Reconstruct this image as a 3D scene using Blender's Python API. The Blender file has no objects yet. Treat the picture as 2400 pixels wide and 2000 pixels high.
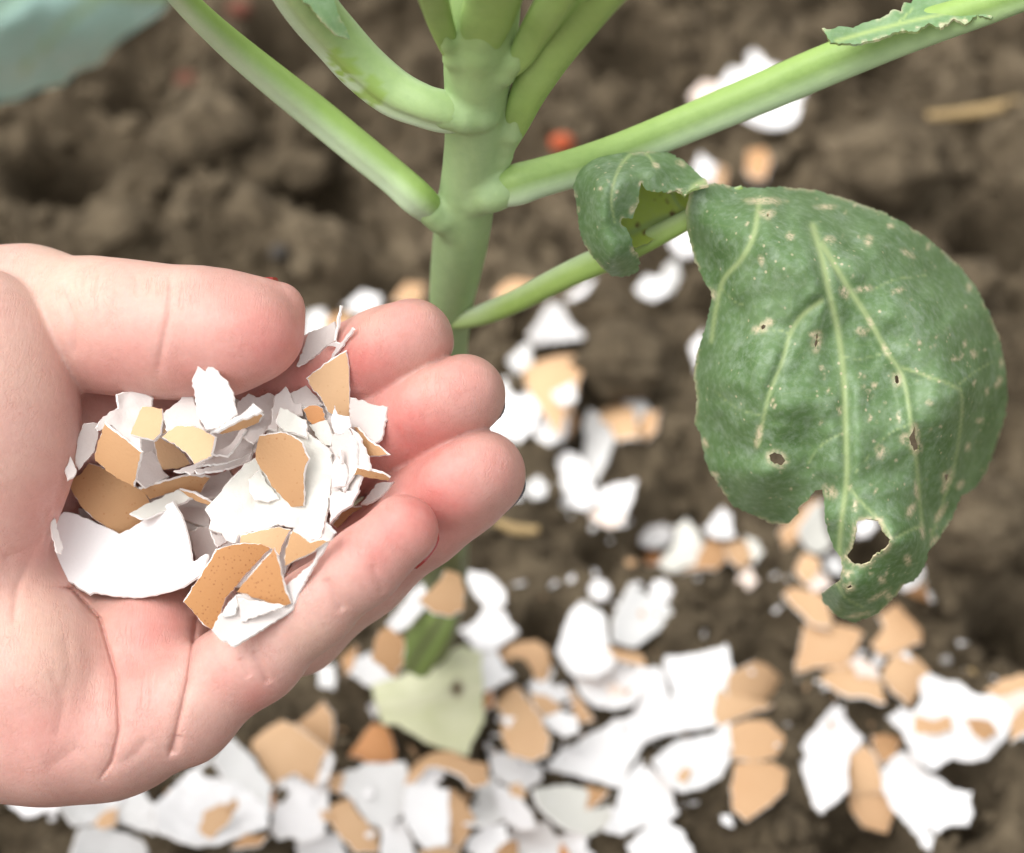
import bpy, math, random
import numpy as np
from mathutils import Vector, Matrix
from mathutils.geometry import delaunay_2d_cdt

scene = bpy.context.scene
col = scene.collection
random.seed(7)
rng = np.random.default_rng(11)

# ------------------------------------------------------------------ camera
PITCH = 52.0                                   # degrees below the horizon
HFOV = math.radians(27.3)
FPX = 1200.0 / math.tan(HFOV / 2)              # focal length in photo pixels (photo 2400 x 2000)
CAM = np.array([0.0, 0.0, 0.41])               # metres above the soil
_a = math.radians(90 - PITCH)
ROT = np.array([[1, 0, 0], [0, math.cos(_a), -math.sin(_a)], [0, math.sin(_a), math.cos(_a)]])
cam_data = bpy.data.cameras.new("camera")
cam = bpy.data.objects.new("camera", cam_data)
col.objects.link(cam)
cam.location = CAM
cam.rotation_euler = (_a, 0, 0)
cam_data.sensor_width = 36
cam_data.lens = 18 / math.tan(HFOV / 2)
cam_data.clip_start = 0.01
cam_data.clip_end = 200
cam_data.dof.use_dof = True
cam_data.dof.focus_distance = 0.343
cam_data.dof.aperture_fstop = 10.2
scene.camera = cam

# ------------------------------------------------------------------ daylight (bright overcast)
SUN_EL = math.radians(65)
world = bpy.data.worlds.new("World")
scene.world = world
world.use_nodes = True
wn = world.node_tree
bg = wn.nodes["Background"]
sky = wn.nodes.new("ShaderNodeTexSky")
sky.sky_type = 'NISHITA'
sky.sun_disc = False
sky.sun_elevation = SUN_EL
sky.sun_rotation = math.radians(266)
sky.air_density = 1.0
sky.dust_density = 4.0
sky.ozone_density = 1.0
hsv = wn.nodes.new("ShaderNodeHueSaturation")
hsv.inputs["Saturation"].default_value = 0.07          # cloud cover: almost grey light
wn.links.new(sky.outputs[0], hsv.inputs["Color"])
wn.links.new(hsv.outputs[0], bg.inputs["Color"])
bg.inputs["Strength"].default_value = 0.15
sun_data = bpy.data.lights.new("sun", 'SUN')
sun_data.energy = 0.68
sun_data.angle = math.radians(60)
sun_data.color = (1.0, 0.965, 0.91)
sun = bpy.data.objects.new("sun", sun_data)
col.objects.link(sun)
# the sun stands high to the left and a little behind the camera (sun_rotation 266 degrees, clockwise from +Y)
_sd = Vector((-math.cos(math.radians(4)) * math.cos(SUN_EL), -math.sin(math.radians(4)) * math.cos(SUN_EL), math.sin(SUN_EL)))
sun.rotation_euler = _sd.to_track_quat('Z', 'Y').to_euler()
sun.location = (-1, 1, 3)
scene.view_settings.view_transform = 'Standard'
scene.view_settings.look = 'None'
scene.view_settings.gamma = 1
scene.view_settings.use_curve_mapping = False
scene.view_settings.exposure = 1.03
scene.cycles.use_denoising = True
scene.cycles.max_bounces = 10
scene.cycles.diffuse_bounces = 5

# ------------------------------------------------------------------ measuring helpers
def ray(px, py):
    """direction (world, unit optical depth) through a photo measurement"""
    px = np.asarray(px, float); py = np.asarray(py, float)
    c = np.stack([(px - 1200) / FPX, (1000 - py) / FPX, -np.ones_like(px)], -1)
    return c @ ROT.T

def at(px, py, d):
    """world point at optical depth d (metres)"""
    return CAM + ray(px, py) * np.asarray(d, float)[..., None]

def project(P):
    c = (np.asarray(P) - CAM) @ ROT
    d = -c[..., 2]
    return 1200 + FPX * c[..., 0] / d, 1000 - FPX * c[..., 1] / d, d

def ground_at(px, py, h=0.0):
    r = ray(px, py)
    return CAM + r * ((CAM[2] - h) / -r[..., 2])[..., None]

def ground_px(px, py):
    g = ground_at(np.array(float(px)), np.array(float(py)))
    return g[0], g[1]

# ------------------------------------------------------------------ numpy noise
def _hash(ix, iy, s):
    n = (ix.astype(np.int64) * 374761393 + iy.astype(np.int64) * 668265263 + s * 1442695041) & 0x7fffffff
    n = ((n ^ (n >> 13)) * 1274126177) & 0x7fffffff
    return ((n ^ (n >> 16)) & 0xffff) / 65535.0

def vnoise(x, y, s=0):
    ix, iy = np.floor(x), np.floor(y)
    fx, fy = x - ix, y - iy
    fx = fx * fx * (3 - 2 * fx); fy = fy * fy * (3 - 2 * fy)
    a, b = _hash(ix, iy, s), _hash(ix + 1, iy, s)
    c, d = _hash(ix, iy + 1, s), _hash(ix + 1, iy + 1, s)
    return (a * (1 - fx) + b * fx) * (1 - fy) + (c * (1 - fx) + d * fx) * fy

def fbm(x, y, s=0, o=4):
    t, a = 0, 0.5
    for i in range(o):
        t = t + a * vnoise(x * 2 ** i, y * 2 ** i, s + i); a *= 0.5
    return t

def domes(x, y, cell, s, rmin=0.45, rmax=0.95):
    """max of rounded lumps scattered on a jittered lattice (0..1)"""
    gx, gy = np.floor(x / cell), np.floor(y / cell)
    out = np.zeros_like(x)
    for i in (-1, 0, 1):
        for j in (-1, 0, 1):
            cx, cy = gx + i, gy + j
            px = (cx + _hash(cx, cy, s)) * cell
            py = (cy + _hash(cx, cy, s + 1)) * cell
            r = cell * (rmin + (rmax - rmin) * _hash(cx, cy, s + 2))
            k = 1 + 0.5 * (_hash(cx, cy, s + 3) - .5)
            q = 1 - (((x - px) * k) ** 2 + ((y - py) / k) ** 2) / r ** 2
            out = np.maximum(out, np.sqrt(np.clip(q, 0, 1)) * (r / cell) * (.6 + .6 * _hash(cx, cy, s + 4)))
    return out

# ------------------------------------------------------------------ mesh helpers
def link_mesh(name, verts, faces, mats, parent=None, smooth=True, mat_idx=None, attrs=None, sharp_flat=None):
    me = bpy.data.meshes.new(name)
    me.from_pydata([tuple(v) for v in verts], [], [tuple(f) for f in faces])
    for m in (mats if isinstance(mats, (list, tuple)) else [mats]):
        me.materials.append(m)
    n = len(me.polygons)
    if mat_idx is not None:
        me.polygons.foreach_set("material_index", np.asarray(mat_idx, np.int32))
    sm = np.full(n, bool(smooth))
    if sharp_flat is not None:
        sm = ~np.asarray(sharp_flat, bool)
    me.polygons.foreach_set("use_smooth", sm)
    for k, v in (attrs or {}).items():
        a = me.attributes.new(k, 'FLOAT', 'POINT')
        a.data.foreach_set("value", np.asarray(v, np.float32))
    me.update()
    o = bpy.data.objects.new(name, me)
    col.objects.link(o)
    if parent is not None:
        o.parent = parent
    return o

def tag(o, label=None, cat=None, group=None, kind=None):
    for k, v in (("label", label), ("category", cat), ("group", group), ("kind", kind)):
        if v: o[k] = v
    return o

def empty(name, loc):
    o = bpy.data.objects.new(name, None)
    o.empty_display_size = 0.01
    o.location = loc
    col.objects.link(o)
    bpy.context.view_layer.update()
    return o

def adopt(child, parent):
    child.parent = parent
    child.matrix_parent_inverse = Matrix.Translation(parent.location).inverted() if parent.parent is None else parent.matrix_world.inverted()

def inside(poly, x, y):
    poly = np.asarray(poly, float)
    r = np.zeros(np.shape(x), bool)
    x0, y0 = poly[-1]
    for x1, y1 in poly:
        c = (y1 > y) != (y0 > y)
        with np.errstate(divide='ignore', invalid='ignore'):
            r ^= c & (x < (x0 - x1) * (y - y1) / (y0 - y1) + x1)
        x0, y0 = x1, y1
    return r

def seg_dist(x, y, line):
    d = np.full(np.shape(x), 1e9)
    line = np.asarray(line, float)
    for (ax, ay), (bx, by) in zip(line[:-1], line[1:]):
        vx, vy = bx - ax, by - ay
        t = np.clip(((x - ax) * vx + (y - ay) * vy) / (vx * vx + vy * vy + 1e-9), 0, 1)
        d = np.minimum(d, np.hypot(x - ax - t * vx, y - ay - t * vy))
    return d

def seg_taper(x, y, line, end=.16):
    """1 along the middle of a polyline, fading to 0 at both ends"""
    c = catmull(line, 60)
    j = np.argmin(np.hypot(x[:, None] - c[None, :, 0], y[:, None] - c[None, :, 1]), 1) / 59.0
    q = np.clip(np.minimum(j, 1 - j) / end, 0, 1)
    return q * q * (3 - 2 * q)

def catmull(P, n):
    """resample a control polyline smoothly, n points"""
    P = np.asarray(P, float)
    Q = np.vstack([2 * P[0] - P[1], P, 2 * P[-1] - P[-2]])
    out = []
    segs = len(P) - 1
    for u in np.linspace(0, segs - 1e-6, n):
        i = int(u); t = u - i
        a, b, c, d = Q[i], Q[i + 1], Q[i + 2], Q[i + 3]
        out.append(.5 * ((2 * b) + (c - a) * t + (2 * a - 5 * b + 4 * c - d) * t * t + (3 * b - a - 3 * c + d) * t ** 3))
    return np.array(out)

def rough_outline(poly, step, amp, r, close=True):
    out = []
    n = len(poly)
    for i in range(n):
        a, b = np.array(poly[i], float), np.array(poly[(i + 1) % n], float)
        L = np.hypot(*(b - a)); k = max(1, int(L / step))
        nn = np.array([-(b - a)[1], (b - a)[0]]) / max(L, 1e-6)
        for j in range(k):
            p = a + (b - a) * j / k
            if j: p = p + nn * r.normal(0, amp)
            else: p = p + r.normal(0, amp * .4, 2)
            out.append(p)
    return np.array(out)

def triangulate(outline, holes, step, r, jitter=.25):
    """2-D triangulation of an outline with holes and an even scatter of inner points"""
    x0, y0 = outline.min(0); x1, y1 = outline.max(0)
    xs = np.arange(x0 + step / 2, x1, step); ys = np.arange(y0 + step / 2, y1, step * .866)
    X, Y = np.meshgrid(xs, ys)
    X[1::2] += step / 2
    X = X + r.uniform(-jitter, jitter, X.shape) * step; Y = Y + r.uniform(-jitter, jitter, Y.shape) * step
    X, Y = X.ravel(), Y.ravel()
    m = inside(outline, X, Y)
    m &= seg_dist(X, Y, np.vstack([outline, outline[:1]])) > step * .45
    for h in holes:
        m &= ~inside(h, X, Y)
        m &= seg_dist(X, Y, np.vstack([h, h[:1]])) > step * .4
    pts = [tuple(p) for p in outline]; edges = []
    n = len(outline)
    edges += [(i, (i + 1) % n) for i in range(n)]
    for h in holes:
        b = len(pts); pts += [tuple(p) for p in h]
        edges += [(b + i, b + (i + 1) % len(h)) for i in range(len(h))]
    pts += list(zip(X[m], Y[m]))
    V, E, F, *_ = delaunay_2d_cdt([Vector(p) for p in pts], edges, [], 0, 1e-5)
    V = np.array([(v.x, v.y) for v in V])
    F = np.array([f for f in F if len(f) == 3])
    c = V[F].mean(1)
    k = inside(outline, c[:, 0], c[:, 1])
    for h in holes: k &= ~inside(h, c[:, 0], c[:, 1])
    F = F[k]
    a = V[F]
    area = (a[:, 1, 0] - a[:, 0, 0]) * (a[:, 2, 1] - a[:, 0, 1]) - (a[:, 1, 1] - a[:, 0, 1]) * (a[:, 2, 0] - a[:, 0, 0])
    F = F[np.abs(area) > 1e-6]; area = area[np.abs(area) > 1e-6]
    F[area > 0] = F[area > 0][:, ::-1]          # photo y runs down: make faces look at the camera
    return V, F

def plate(name, V3, F, thick, mats, parent=None, attrs=None, bevel=0.0):
    """a sheet (front faces given) thickened away from its front: front, back and rim are materials 0, 1, 2"""
    V3 = np.asarray(V3)
    fn = np.cross(V3[F[:, 1]] - V3[F[:, 0]], V3[F[:, 2]] - V3[F[:, 0]])
    vn = np.zeros_like(V3)
    for i in range(3): np.add.at(vn, F[:, i], fn)
    vn /= np.linalg.norm(vn, axis=1)[:, None] + 1e-20
    n = len(V3)
    cnt = {}
    for f in F:
        for a, b in ((f[0], f[1]), (f[1], f[2]), (f[2], f[0])):
            cnt[(a, b)] = cnt.get((a, b), 0) + 1
    rim = [(a, b) for (a, b) in cnt if (b, a) not in cnt]
    back = V3 - vn * thick
    if bevel:                                    # the outer layer chips back from the broken edge
        out = np.zeros_like(V3)
        for a, b in rim:
            e = V3[b] - V3[a]
            for q in (a, b): out[q] += np.cross(e, vn[q])
        L = np.linalg.norm(out, axis=1)
        m = L > 0
        k = .35 + 1.1 * vnoise(V3[m, 0] * 900, V3[m, 1] * 900 + V3[m, 2] * 700, 17)
        V3 = V3.copy(); V3[m] -= out[m] / L[m][:, None] * (bevel * k)[:, None]
    # rim gets its own vertices so that its edge stays crisp
    verts = np.vstack([V3, back, V3, back])
    faces = [tuple(f) for f in F] + [tuple(f[::-1] + n) for f in F] + [(b + 2 * n, a + 2 * n, a + 3 * n, b + 3 * n) for a, b in rim]
    mi = [0] * len(F) + [1] * len(F) + [2] * len(rim)
    flat = [False] * (2 * len(F)) + [True] * len(rim)
    used = np.zeros(4 * n, bool); used[:2 * n] = True
    for a, b in rim: used[[a + 2 * n, b + 2 * n, a + 3 * n, b + 3 * n]] = True
    remap = np.cumsum(used) - 1
    faces = [tuple(int(remap[i]) for i in f) for f in faces]
    at4 = {k: np.concatenate([v] * 4)[used] for k, v in (attrs or {}).items()}
    return link_mesh(name, verts[used], faces, mats, parent, mat_idx=mi, attrs=at4, sharp_flat=flat)

# ------------------------------------------------------------------ materials
def new_mat(name):
    m = bpy.data.materials.new(name); m.use_nodes = True
    nt = m.node_tree
    return m, nt, nt.nodes["Principled BSDF"]

def N(nt, t, **kw):
    n = nt.nodes.new(t)
    for k, v in kw.items():
        if k in n.inputs: n.inputs[k].default_value = v
        else: setattr(n, k, v)
    return n

def ramp(nt, src, stops):
    r = nt.nodes.new("ShaderNodeValToRGB")
    e = r.color_ramp.elements
    while len(e) < len(stops): e.new(0.5)
    for i, (p, c) in enumerate(stops):
        e[i].position = p
        e[i].color = (*c, 1) if len(c) == 3 else c
    nt.links.new(src, r.inputs[0])
    return r

def mixc(nt, fac, a, b, mode='MIX'):
    m = nt.nodes.new("ShaderNodeMix"); m.data_type = 'RGBA'; m.blend_type = mode
    for s, i in ((fac, 0), (a, 6), (b, 7)):
        if hasattr(s, "is_linked"): nt.links.new(s, m.inputs[i])
        else: m.inputs[i].default_value = s if i == 0 else (*s, 1)
    return m.outputs[2]

def coords(nt, scale=1000.0):
    t = nt.nodes.new("ShaderNodeNewGeometry")
    v = nt.nodes.new("ShaderNodeVectorMath"); v.operation = 'SCALE'
    v.inputs[3].default_value = scale                    # millimetres
    nt.links.new(t.outputs["Position"], v.inputs[0])
    return v.outputs[0]

def noise(nt, vec, scale, detail=3, rough=.55, out="Fac"):
    n = nt.nodes.new("ShaderNodeTexNoise")
    n.inputs["Scale"].default_value = scale; n.inputs["Detail"].default_value = detail; n.inputs["Roughness"].default_value = rough
    nt.links.new(vec, n.inputs["Vector"])
    return n.outputs[out]

def bump(nt, bsdf, h, dist, strength=1.0, prev=None):
    b = nt.nodes.new("ShaderNodeBump"); b.inputs["Strength"].default_value = strength; b.inputs["Distance"].default_value = dist
    nt.links.new(h, b.inputs["Height"])
    if prev is not None: nt.links.new(prev, b.inputs["Normal"])
    nt.links.new(b.outputs[0], bsdf.inputs["Normal"])
    return b.outputs[0]

def attr(nt, name):
    a = nt.nodes.new("ShaderNodeAttribute"); a.attribute_name = name
    return a.outputs["Fac"]

def math_n(nt, op, a, b=0.0):
    m = nt.nodes.new("ShaderNodeMath"); m.operation = op
    for s, i in ((a, 0), (b, 1)):
        if hasattr(s, "is_linked"): nt.links.new(s, m.inputs[i])
        else: m.inputs[i].default_value = s
    return m.outputs[0]

def soil_mat():
    m, nt, b = new_mat("soil")
    v = coords(nt)
    big = noise(nt, v, .035, 4, .6); mid = noise(nt, v, .16, 5, .6); fine = noise(nt, v, 1.1, 4, .7)
    c = ramp(nt, big, [(.3, (.076, .058, .036)), (.7, (.185, .147, .098))]).outputs[0]
    c2 = ramp(nt, mid, [(.25, (.42, .40, .38)), (.75, (1.35, 1.33, 1.3))]).outputs[0]
    c = mixc(nt, 1.0, c, c2, 'MULTIPLY')
    c3 = ramp(nt, fine, [(.3, (.7, .7, .7)), (.72, (1.25, 1.25, 1.25))]).outputs[0]
    c = mixc(nt, 1.0, c, c3, 'MULTIPLY')
    nt.links.new(c, b.inputs["Base Color"])
    b.inputs["Roughness"].default_value = .95
    b.inputs["Specular IOR Level"].default_value = .15
    p = bump(nt, b, mid, .004, .7)
    bump(nt, b, fine, .0009, .8, p)
    return m

def shell_mat(name, c0, c1, spot=None, spot_scale=1.2, spot_thr=.67, rough=.62, relief=.00012):
    m, nt, b = new_mat(name)
    v = coords(nt)
    oi = nt.nodes.new("ShaderNodeObjectInfo")
    n1 = noise(nt, v, .12, 3); n2 = noise(nt, v, 2.2, 3)
    f = math_n(nt, 'ADD', math_n(nt, 'MULTIPLY', n1, .6), math_n(nt, 'MULTIPLY', oi.outputs["Random"], .45))
    c = ramp(nt, f, [(.15, c0), (.85, c1)]).outputs[0]
    if spot:
        vo = nt.nodes.new("ShaderNodeTexVoronoi"); vo.inputs["Scale"].default_value = spot_scale
        nt.links.new(v, vo.inputs["Vector"])
        k = ramp(nt, vo.outputs["Distance"], [(.12, (1, 1, 1)), (.27, (0, 0, 0))]).outputs[0]
        g = ramp(nt, noise(nt, v, .9, 2), [(spot_thr - .12, (0, 0, 0)), (spot_thr, (1, 1, 1))]).outputs[0]
        c = mixc(nt, math_n(nt, 'MULTIPLY', math_n(nt, 'MULTIPLY', k, g), .75), c, spot)
    nt.links.new(c, b.inputs["Base Color"])
    b.inputs["Roughness"].default_value = rough
    b.inputs["Specular IOR Level"].default_value = .35
    bump(nt, b, n2, relief, .6)
    return m

def stalk_mat(name, c0, c1, rough=.45):
    m, nt, b = new_mat(name)
    v = coords(nt)
    n1 = noise(nt, v, .06, 3); n2 = noise(nt, v, .5, 4)
    c = ramp(nt, n1, [(.3, c0), (.7, c1)]).outputs[0]
    c2 = ramp(nt, n2, [(.3, (.9, .92, .9)), (.75, (1.08, 1.06, 1.08))]).outputs[0]
    c = mixc(nt, 1.0, c, c2, 'MULTIPLY')
    c = mixc(nt, attr(nt, "waxy"), c, (.50, .58, .47))
    c = mixc(nt, attr(nt, "bare"), c, (.24, .36, .08))
    c = mixc(nt, attr(nt, "dirt"), c, (.105, .115, .045))
    nt.links.new(c, b.inputs["Base Color"])
    b.inputs["Roughness"].default_value = rough + .08
    b.inputs["Specular IOR Level"].default_value = .32
    b.inputs["Subsurface Weight"].default_value = .12
    b.inputs["Subsurface Radius"].default_value = (.6, .8, .3)
    b.inputs["Subsurface Scale"].default_value = .002
    bump(nt, b, n2, .0003, .35)
    return m

def leaf_mat(name, c0, c1, vein=(.36, .47, .17), scar=(.72, .62, .42), bloom=(.36, .45, .36), bloom_amt=.5, rough=.5, trans=.18, speck=0.0):
    m, nt, b = new_mat(name)
    v = coords(nt)
    n1 = noise(nt, v, .1, 4); n2 = noise(nt, v, .8, 5, .6); n3 = noise(nt, v, .3, 3)
    c = ramp(nt, n1, [(.3, c0), (.7, c1)]).outputs[0]
    bl = ramp(nt, n2, [(.45, (0, 0, 0)), (.8, (1, 1, 1))]).outputs[0]
    c = mixc(nt, math_n(nt, 'MULTIPLY', bl, bloom_amt), c, bloom)
    dust = ramp(nt, noise(nt, v, .22, 6, .75), [(.54, (0, 0, 0)), (.66, (1, 1, 1))]).outputs[0]
    c = mixc(nt, math_n(nt, 'MULTIPLY', dust, bloom_amt * .8), c, bloom)
    c = mixc(nt, math_n(nt, 'MULTIPLY', ramp(nt, n3, [(.55, (0, 0, 0)), (.8, (1, 1, 1))]).outputs[0], .35), c, c0)
    vo = nt.nodes.new("ShaderNodeTexVoronoi"); vo.feature = 'DISTANCE_TO_EDGE'; vo.inputs["Scale"].default_value = .30
    nt.links.new(v, vo.inputs["Vector"])
    net = ramp(nt, vo.outputs["Distance"], [(0.0, (1, 1, 1)), (.055, (0, 0, 0))]).outputs[0]
    c = mixc(nt, math_n(nt, 'MULTIPLY', net, .09), c, vein)
    c = mixc(nt, attr(nt, "vein"), c, vein)
    vs = nt.nodes.new("ShaderNodeTexVoronoi"); vs.inputs["Scale"].default_value = .62
    nt.links.new(v, vs.inputs["Vector"])
    sp = ramp(nt, vs.outputs["Distance"], [(.10, (1, 1, 1)), (.20, (0, 0, 0))]).outputs[0]
    msk = ramp(nt, noise(nt, v, .16, 3), [(.50, (0, 0, 0)), (.60, (1, 1, 1))]).outputs[0]
    c = mixc(nt, math_n(nt, 'MULTIPLY', math_n(nt, 'MULTIPLY', sp, msk), speck), c, scar)
    sc = math_n(nt, 'MULTIPLY', attr(nt, "scar"), ramp(nt, noise(nt, v, 1.3, 3), [(.34, (.15, .15, .15)), (.56, (.95, .95, .95))]).outputs[0])
    c = mixc(nt, sc, c, scar)
    c = mixc(nt, attr(nt, "rot"), c, (.16, .09, .04))
    nt.links.new(c, b.inputs["Base Color"])
    b.inputs["Roughness"].default_value = rough
    b.inputs["Specular IOR Level"].default_value = .4
    bump(nt, b, n2, .0003, .28)
    tr = nt.nodes.new("ShaderNodeBsdfTranslucent"); mx = nt.nodes.new("ShaderNodeMixShader"); mx.inputs[0].default_value = trans
    nt.links.new(c, tr.inputs[0])
    out = nt.nodes["Material Output"]
    nt.links.new(b.outputs[0], mx.inputs[1]); nt.links.new(tr.outputs[0], mx.inputs[2]); nt.links.new(mx.outputs[0], out.inputs["Surface"])
    return m

def skin_mat():
    m, nt, b = new_mat("skin")
    v = coords(nt)
    n1 = noise(nt, v, .12, 4, .6); n2 = noise(nt, v, .9, 4, .6); n3 = noise(nt, v, .35, 3)
    c = ramp(nt, n1, [(.3, (.525, .298, .254)), (.7, (.57, .345, .294))]).outputs[0]
    pk = math_n(nt, 'MULTIPLY', attr(nt, "pink"), math_n(nt, 'ADD', math_n(nt, 'MULTIPLY', n3, .8), .55))
    c = mixc(nt, pk, c, (.53, .160, .140))
    blot = ramp(nt, noise(nt, v, .28, 3, .6), [(.42, (0, 0, 0)), (.72, (1, 1, 1))]).outputs[0]
    c = mixc(nt, math_n(nt, 'MULTIPLY', blot, .22), c, (.52, .235, .20))
    c = mixc(nt, attr(nt, "pale"), c, (.59, .415, .325))
    c = mixc(nt, math_n(nt, 'MULTIPLY', attr(nt, "line"), .6), c, (.50, .19, .15))
    c2 = ramp(nt, n2, [(.3, (.955, .94, .935)), (.7, (1.03, 1.03, 1.03))]).outputs[0]
    c = mixc(nt, 1.0, c, c2, 'MULTIPLY')
    # hair-fine crossing lines of the palm
    lines = None
    for ang, sx, sc in ((28, .10, .75), (-48, .12, .65), (80, .14, .5)):
        mpn = nt.nodes.new("ShaderNodeMapping"); mpn.inputs["Rotation"].default_value = (0, 0, math.radians(ang)); mpn.inputs["Scale"].default_value = (1.0, sx, 1.0)
        nt.links.new(v, mpn.inputs[0])
        q = ramp(nt, noise(nt, mpn.outputs[0], sc, 2), [(.485, (0, 0, 0)), (.5, (1, 1, 1)), (.515, (0, 0, 0))]).outputs[0]
        lines = q if lines is None else math_n(nt, 'MAXIMUM', lines, q)
    lines = math_n(nt, 'MULTIPLY', lines, ramp(nt, noise(nt, v, .2, 2), [(.42, (0, 0, 0)), (.62, (1, 1, 1))]).outputs[0])
    c = mixc(nt, math_n(nt, 'MULTIPLY', lines, .20), c, (.58, .24, .19))
    nt.links.new(c, b.inputs["Base Color"])
    b.inputs["Roughness"].default_value = .48
    b.inputs["Specular IOR Level"].default_value = .38
    b.inputs["Subsurface Weight"].default_value = .35
    b.inputs["Subsurface Radius"].default_value = (1.0, .35, .2)
    b.inputs["Subsurface Scale"].default_value = .0022
    # fine skin relief: ridges stretched across the fingers plus a cross-hatch of tiny lines
    mp = nt.nodes.new("ShaderNodeMapping"); mp.inputs["Rotation"].default_value = (0, 0, math.radians(28)); mp.inputs["Scale"].default_value = (1.0, .16, 1.0)
    nt.links.new(v, mp.inputs[0])
    r1 = noise(nt, mp.outputs[0], 3.0, 3)
    mp2 = nt.nodes.new("ShaderNodeMapping"); mp2.inputs["Rotation"].default_value = (0, 0, math.radians(-50)); mp2.inputs["Scale"].default_value = (1.0, .2, 1.0)
    nt.links.new(v, mp2.inputs[0])
    r2 = noise(nt, mp2.outputs[0], 2.4, 3)
    p = bump(nt, b, r1, .00022, .3)
    p = bump(nt, b, r2, .00022, .22, p)
    p = bump(nt, b, math_n(nt, 'SUBTRACT', 1.0, lines), .00012, .5, p)
    bump(nt, b, n2, .0002, .25, p)
    return m

def plain_mat(name, c, rough=.5, spec=.4, var=.15):
    m, nt, b = new_mat(name)
    v = coords(nt)
    n1 = noise(nt, v, .7, 3)
    k0 = tuple(x * (1 - var) for x in c); k1 = tuple(min(1, x * (1 + var)) for x in c)
    nt.links.new(ramp(nt, n1, [(.3, k0), (.7, k1)]).outputs[0], b.inputs["Base Color"])
    b.inputs["Roughness"].default_value = rough
    b.inputs["Specular IOR Level"].default_value = spec
    bump(nt, b, n1, .0003, .4)
    return m

M_SOIL = soil_mat()
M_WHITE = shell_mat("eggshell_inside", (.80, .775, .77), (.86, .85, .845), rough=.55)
M_WHITE_SHADED = shell_mat("eggshell_inside_shaded", (.535, .465, .435), (.62, .572, .545), rough=.55)  # darker copy of the white inside: pinkish shade of the heap put into the colour
M_CREAM = shell_mat("eggshell_membrane", (.64, .62, .56), (.70, .69, .63), rough=.5)
M_RIM = shell_mat("eggshell_broken_edge", (.80, .76, .72), (.86, .83, .80), rough=.8)
M_BROWN = shell_mat("eggshell_brown", (.43, .235, .11), (.50, .29, .14), (.36, .14, .05), 1.1, .62)
M_SPOT = shell_mat("eggshell_brown_speckled", (.39, .18, .065), (.44, .215, .08), (.22, .075, .025), 1.5, .36)
M_TAN = shell_mat("eggshell_tan", (.54, .32, .165), (.61, .395, .225), (.45, .24, .10), .9, .72)
M_PINK = shell_mat("eggshell_pinkish", (.74, .60, .51), (.79, .66, .58))
M_ORANGE = shell_mat("eggshell_orange", (.56, .25, .095), (.62, .30, .125))
M_GREYW = shell_mat("eggshell_greyish", (.66, .65, .64), (.74, .73, .71), rough=.7)
# ------------------------------------------------------------------ distance-field helpers (millimetres, z along the lens axis)
D0 = 350.0
def hp(px, py, z):
    s = (D0 - z) / FPX
    return np.array([(px - 1200) * s, (1000 - py) * s, z])
def hr(r, z=0): return r * (D0 - z) / FPX

def smin(a, b, k):
    h = np.clip(.5 + .5 * (b - a) / k, 0, 1)
    return b + (a - b) * h - k * h * (1 - h)

def cone(p, a, b, ra, rb):
    ba = b - a
    h = np.clip(((p - a) @ ba) / (ba @ ba), 0, 1)
    return np.linalg.norm(p - a - h[:, None] * ba, axis=1) - (ra + (rb - ra) * h)

def chain(p, pts, k=2.5):
    d = None
    for (x0, y0, z0, r0), (x1, y1, z1, r1) in zip(pts[:-1], pts[1:]):
        c = cone(p, hp(x0, y0, z0), hp(x1, y1, z1), hr(r0, z0), hr(r1, z1))
        d = c if d is None else smin(d, c, k)
    return d

def ell(p, c, r, rot=0.0):
    q = p - c
    if rot:
        a = math.radians(rot); ca, sa = math.cos(a), math.sin(a)
        q = np.stack([q[:, 0] * ca + q[:, 1] * sa, -q[:, 0] * sa + q[:, 1] * ca, q[:, 2]], 1)
    r = np.asarray(r, float)
    k0 = np.linalg.norm(q / r, axis=1); k1 = np.linalg.norm(q / r ** 2, axis=1)
    return k0 * (k0 - 1) / np.maximum(k1, 1e-9)

def surface_nets(f):
    n = np.array(f.shape)
    s = f < 0
    c = [f[i:n[0] - 1 + i, j:n[1] - 1 + j, k:n[2] - 1 + k] for i in (0, 1) for j in (0, 1) for k in (0, 1)]
    sg = np.stack([q < 0 for q in c])
    mixed = sg.any(0) & ~sg.all(0)
    I = np.argwhere(mixed)
    vid = np.full(mixed.shape, -1, np.int64); vid[mixed] = np.arange(len(I))
    vals = np.stack([q[mixed] for q in c], 1)
    offs = np.array([(i, j, k) for i in (0, 1) for j in (0, 1) for k in (0, 1)], float)
    acc = np.zeros((len(I), 3)); cnt = np.zeros(len(I))
    for a in range(8):
        for b in range(a + 1, 8):
            if np.abs(offs[a] - offs[b]).sum() == 1:
                m = (vals[:, a] < 0) != (vals[:, b] < 0)
                t = vals[m, a] / (vals[m, a] - vals[m, b])
                acc[m] += offs[a] + t[:, None] * (offs[b] - offs[a]); cnt[m] += 1
    V = I + acc / cnt[:, None]
    F = []
    for ax in range(3):
        u, w = [(1, 2), (2, 0), (0, 1)][ax]
        sl0 = [slice(None)] * 3; sl1 = [slice(None)] * 3
        sl0[ax] = slice(0, -1); sl1[ax] = slice(1, None)
        e = s[tuple(sl0)] != s[tuple(sl1)]
        E = np.argwhere(e)
        E = E[(E[:, u] > 0) & (E[:, w] > 0) & (E[:, u] < n[u] - 1) & (E[:, w] < n[w] - 1)]
        ins = s[tuple(E.T)]
        def g(du, dw):
            q = E.copy(); q[:, u] -= du; q[:, w] -= dw
            return vid[tuple(q.T)]
        q = np.stack([g(1, 1), g(0, 1), g(0, 0), g(1, 0)], 1)
        q[~ins] = q[~ins][:, ::-1]
        F.append(q)
    return V, np.vstack(F)

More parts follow.
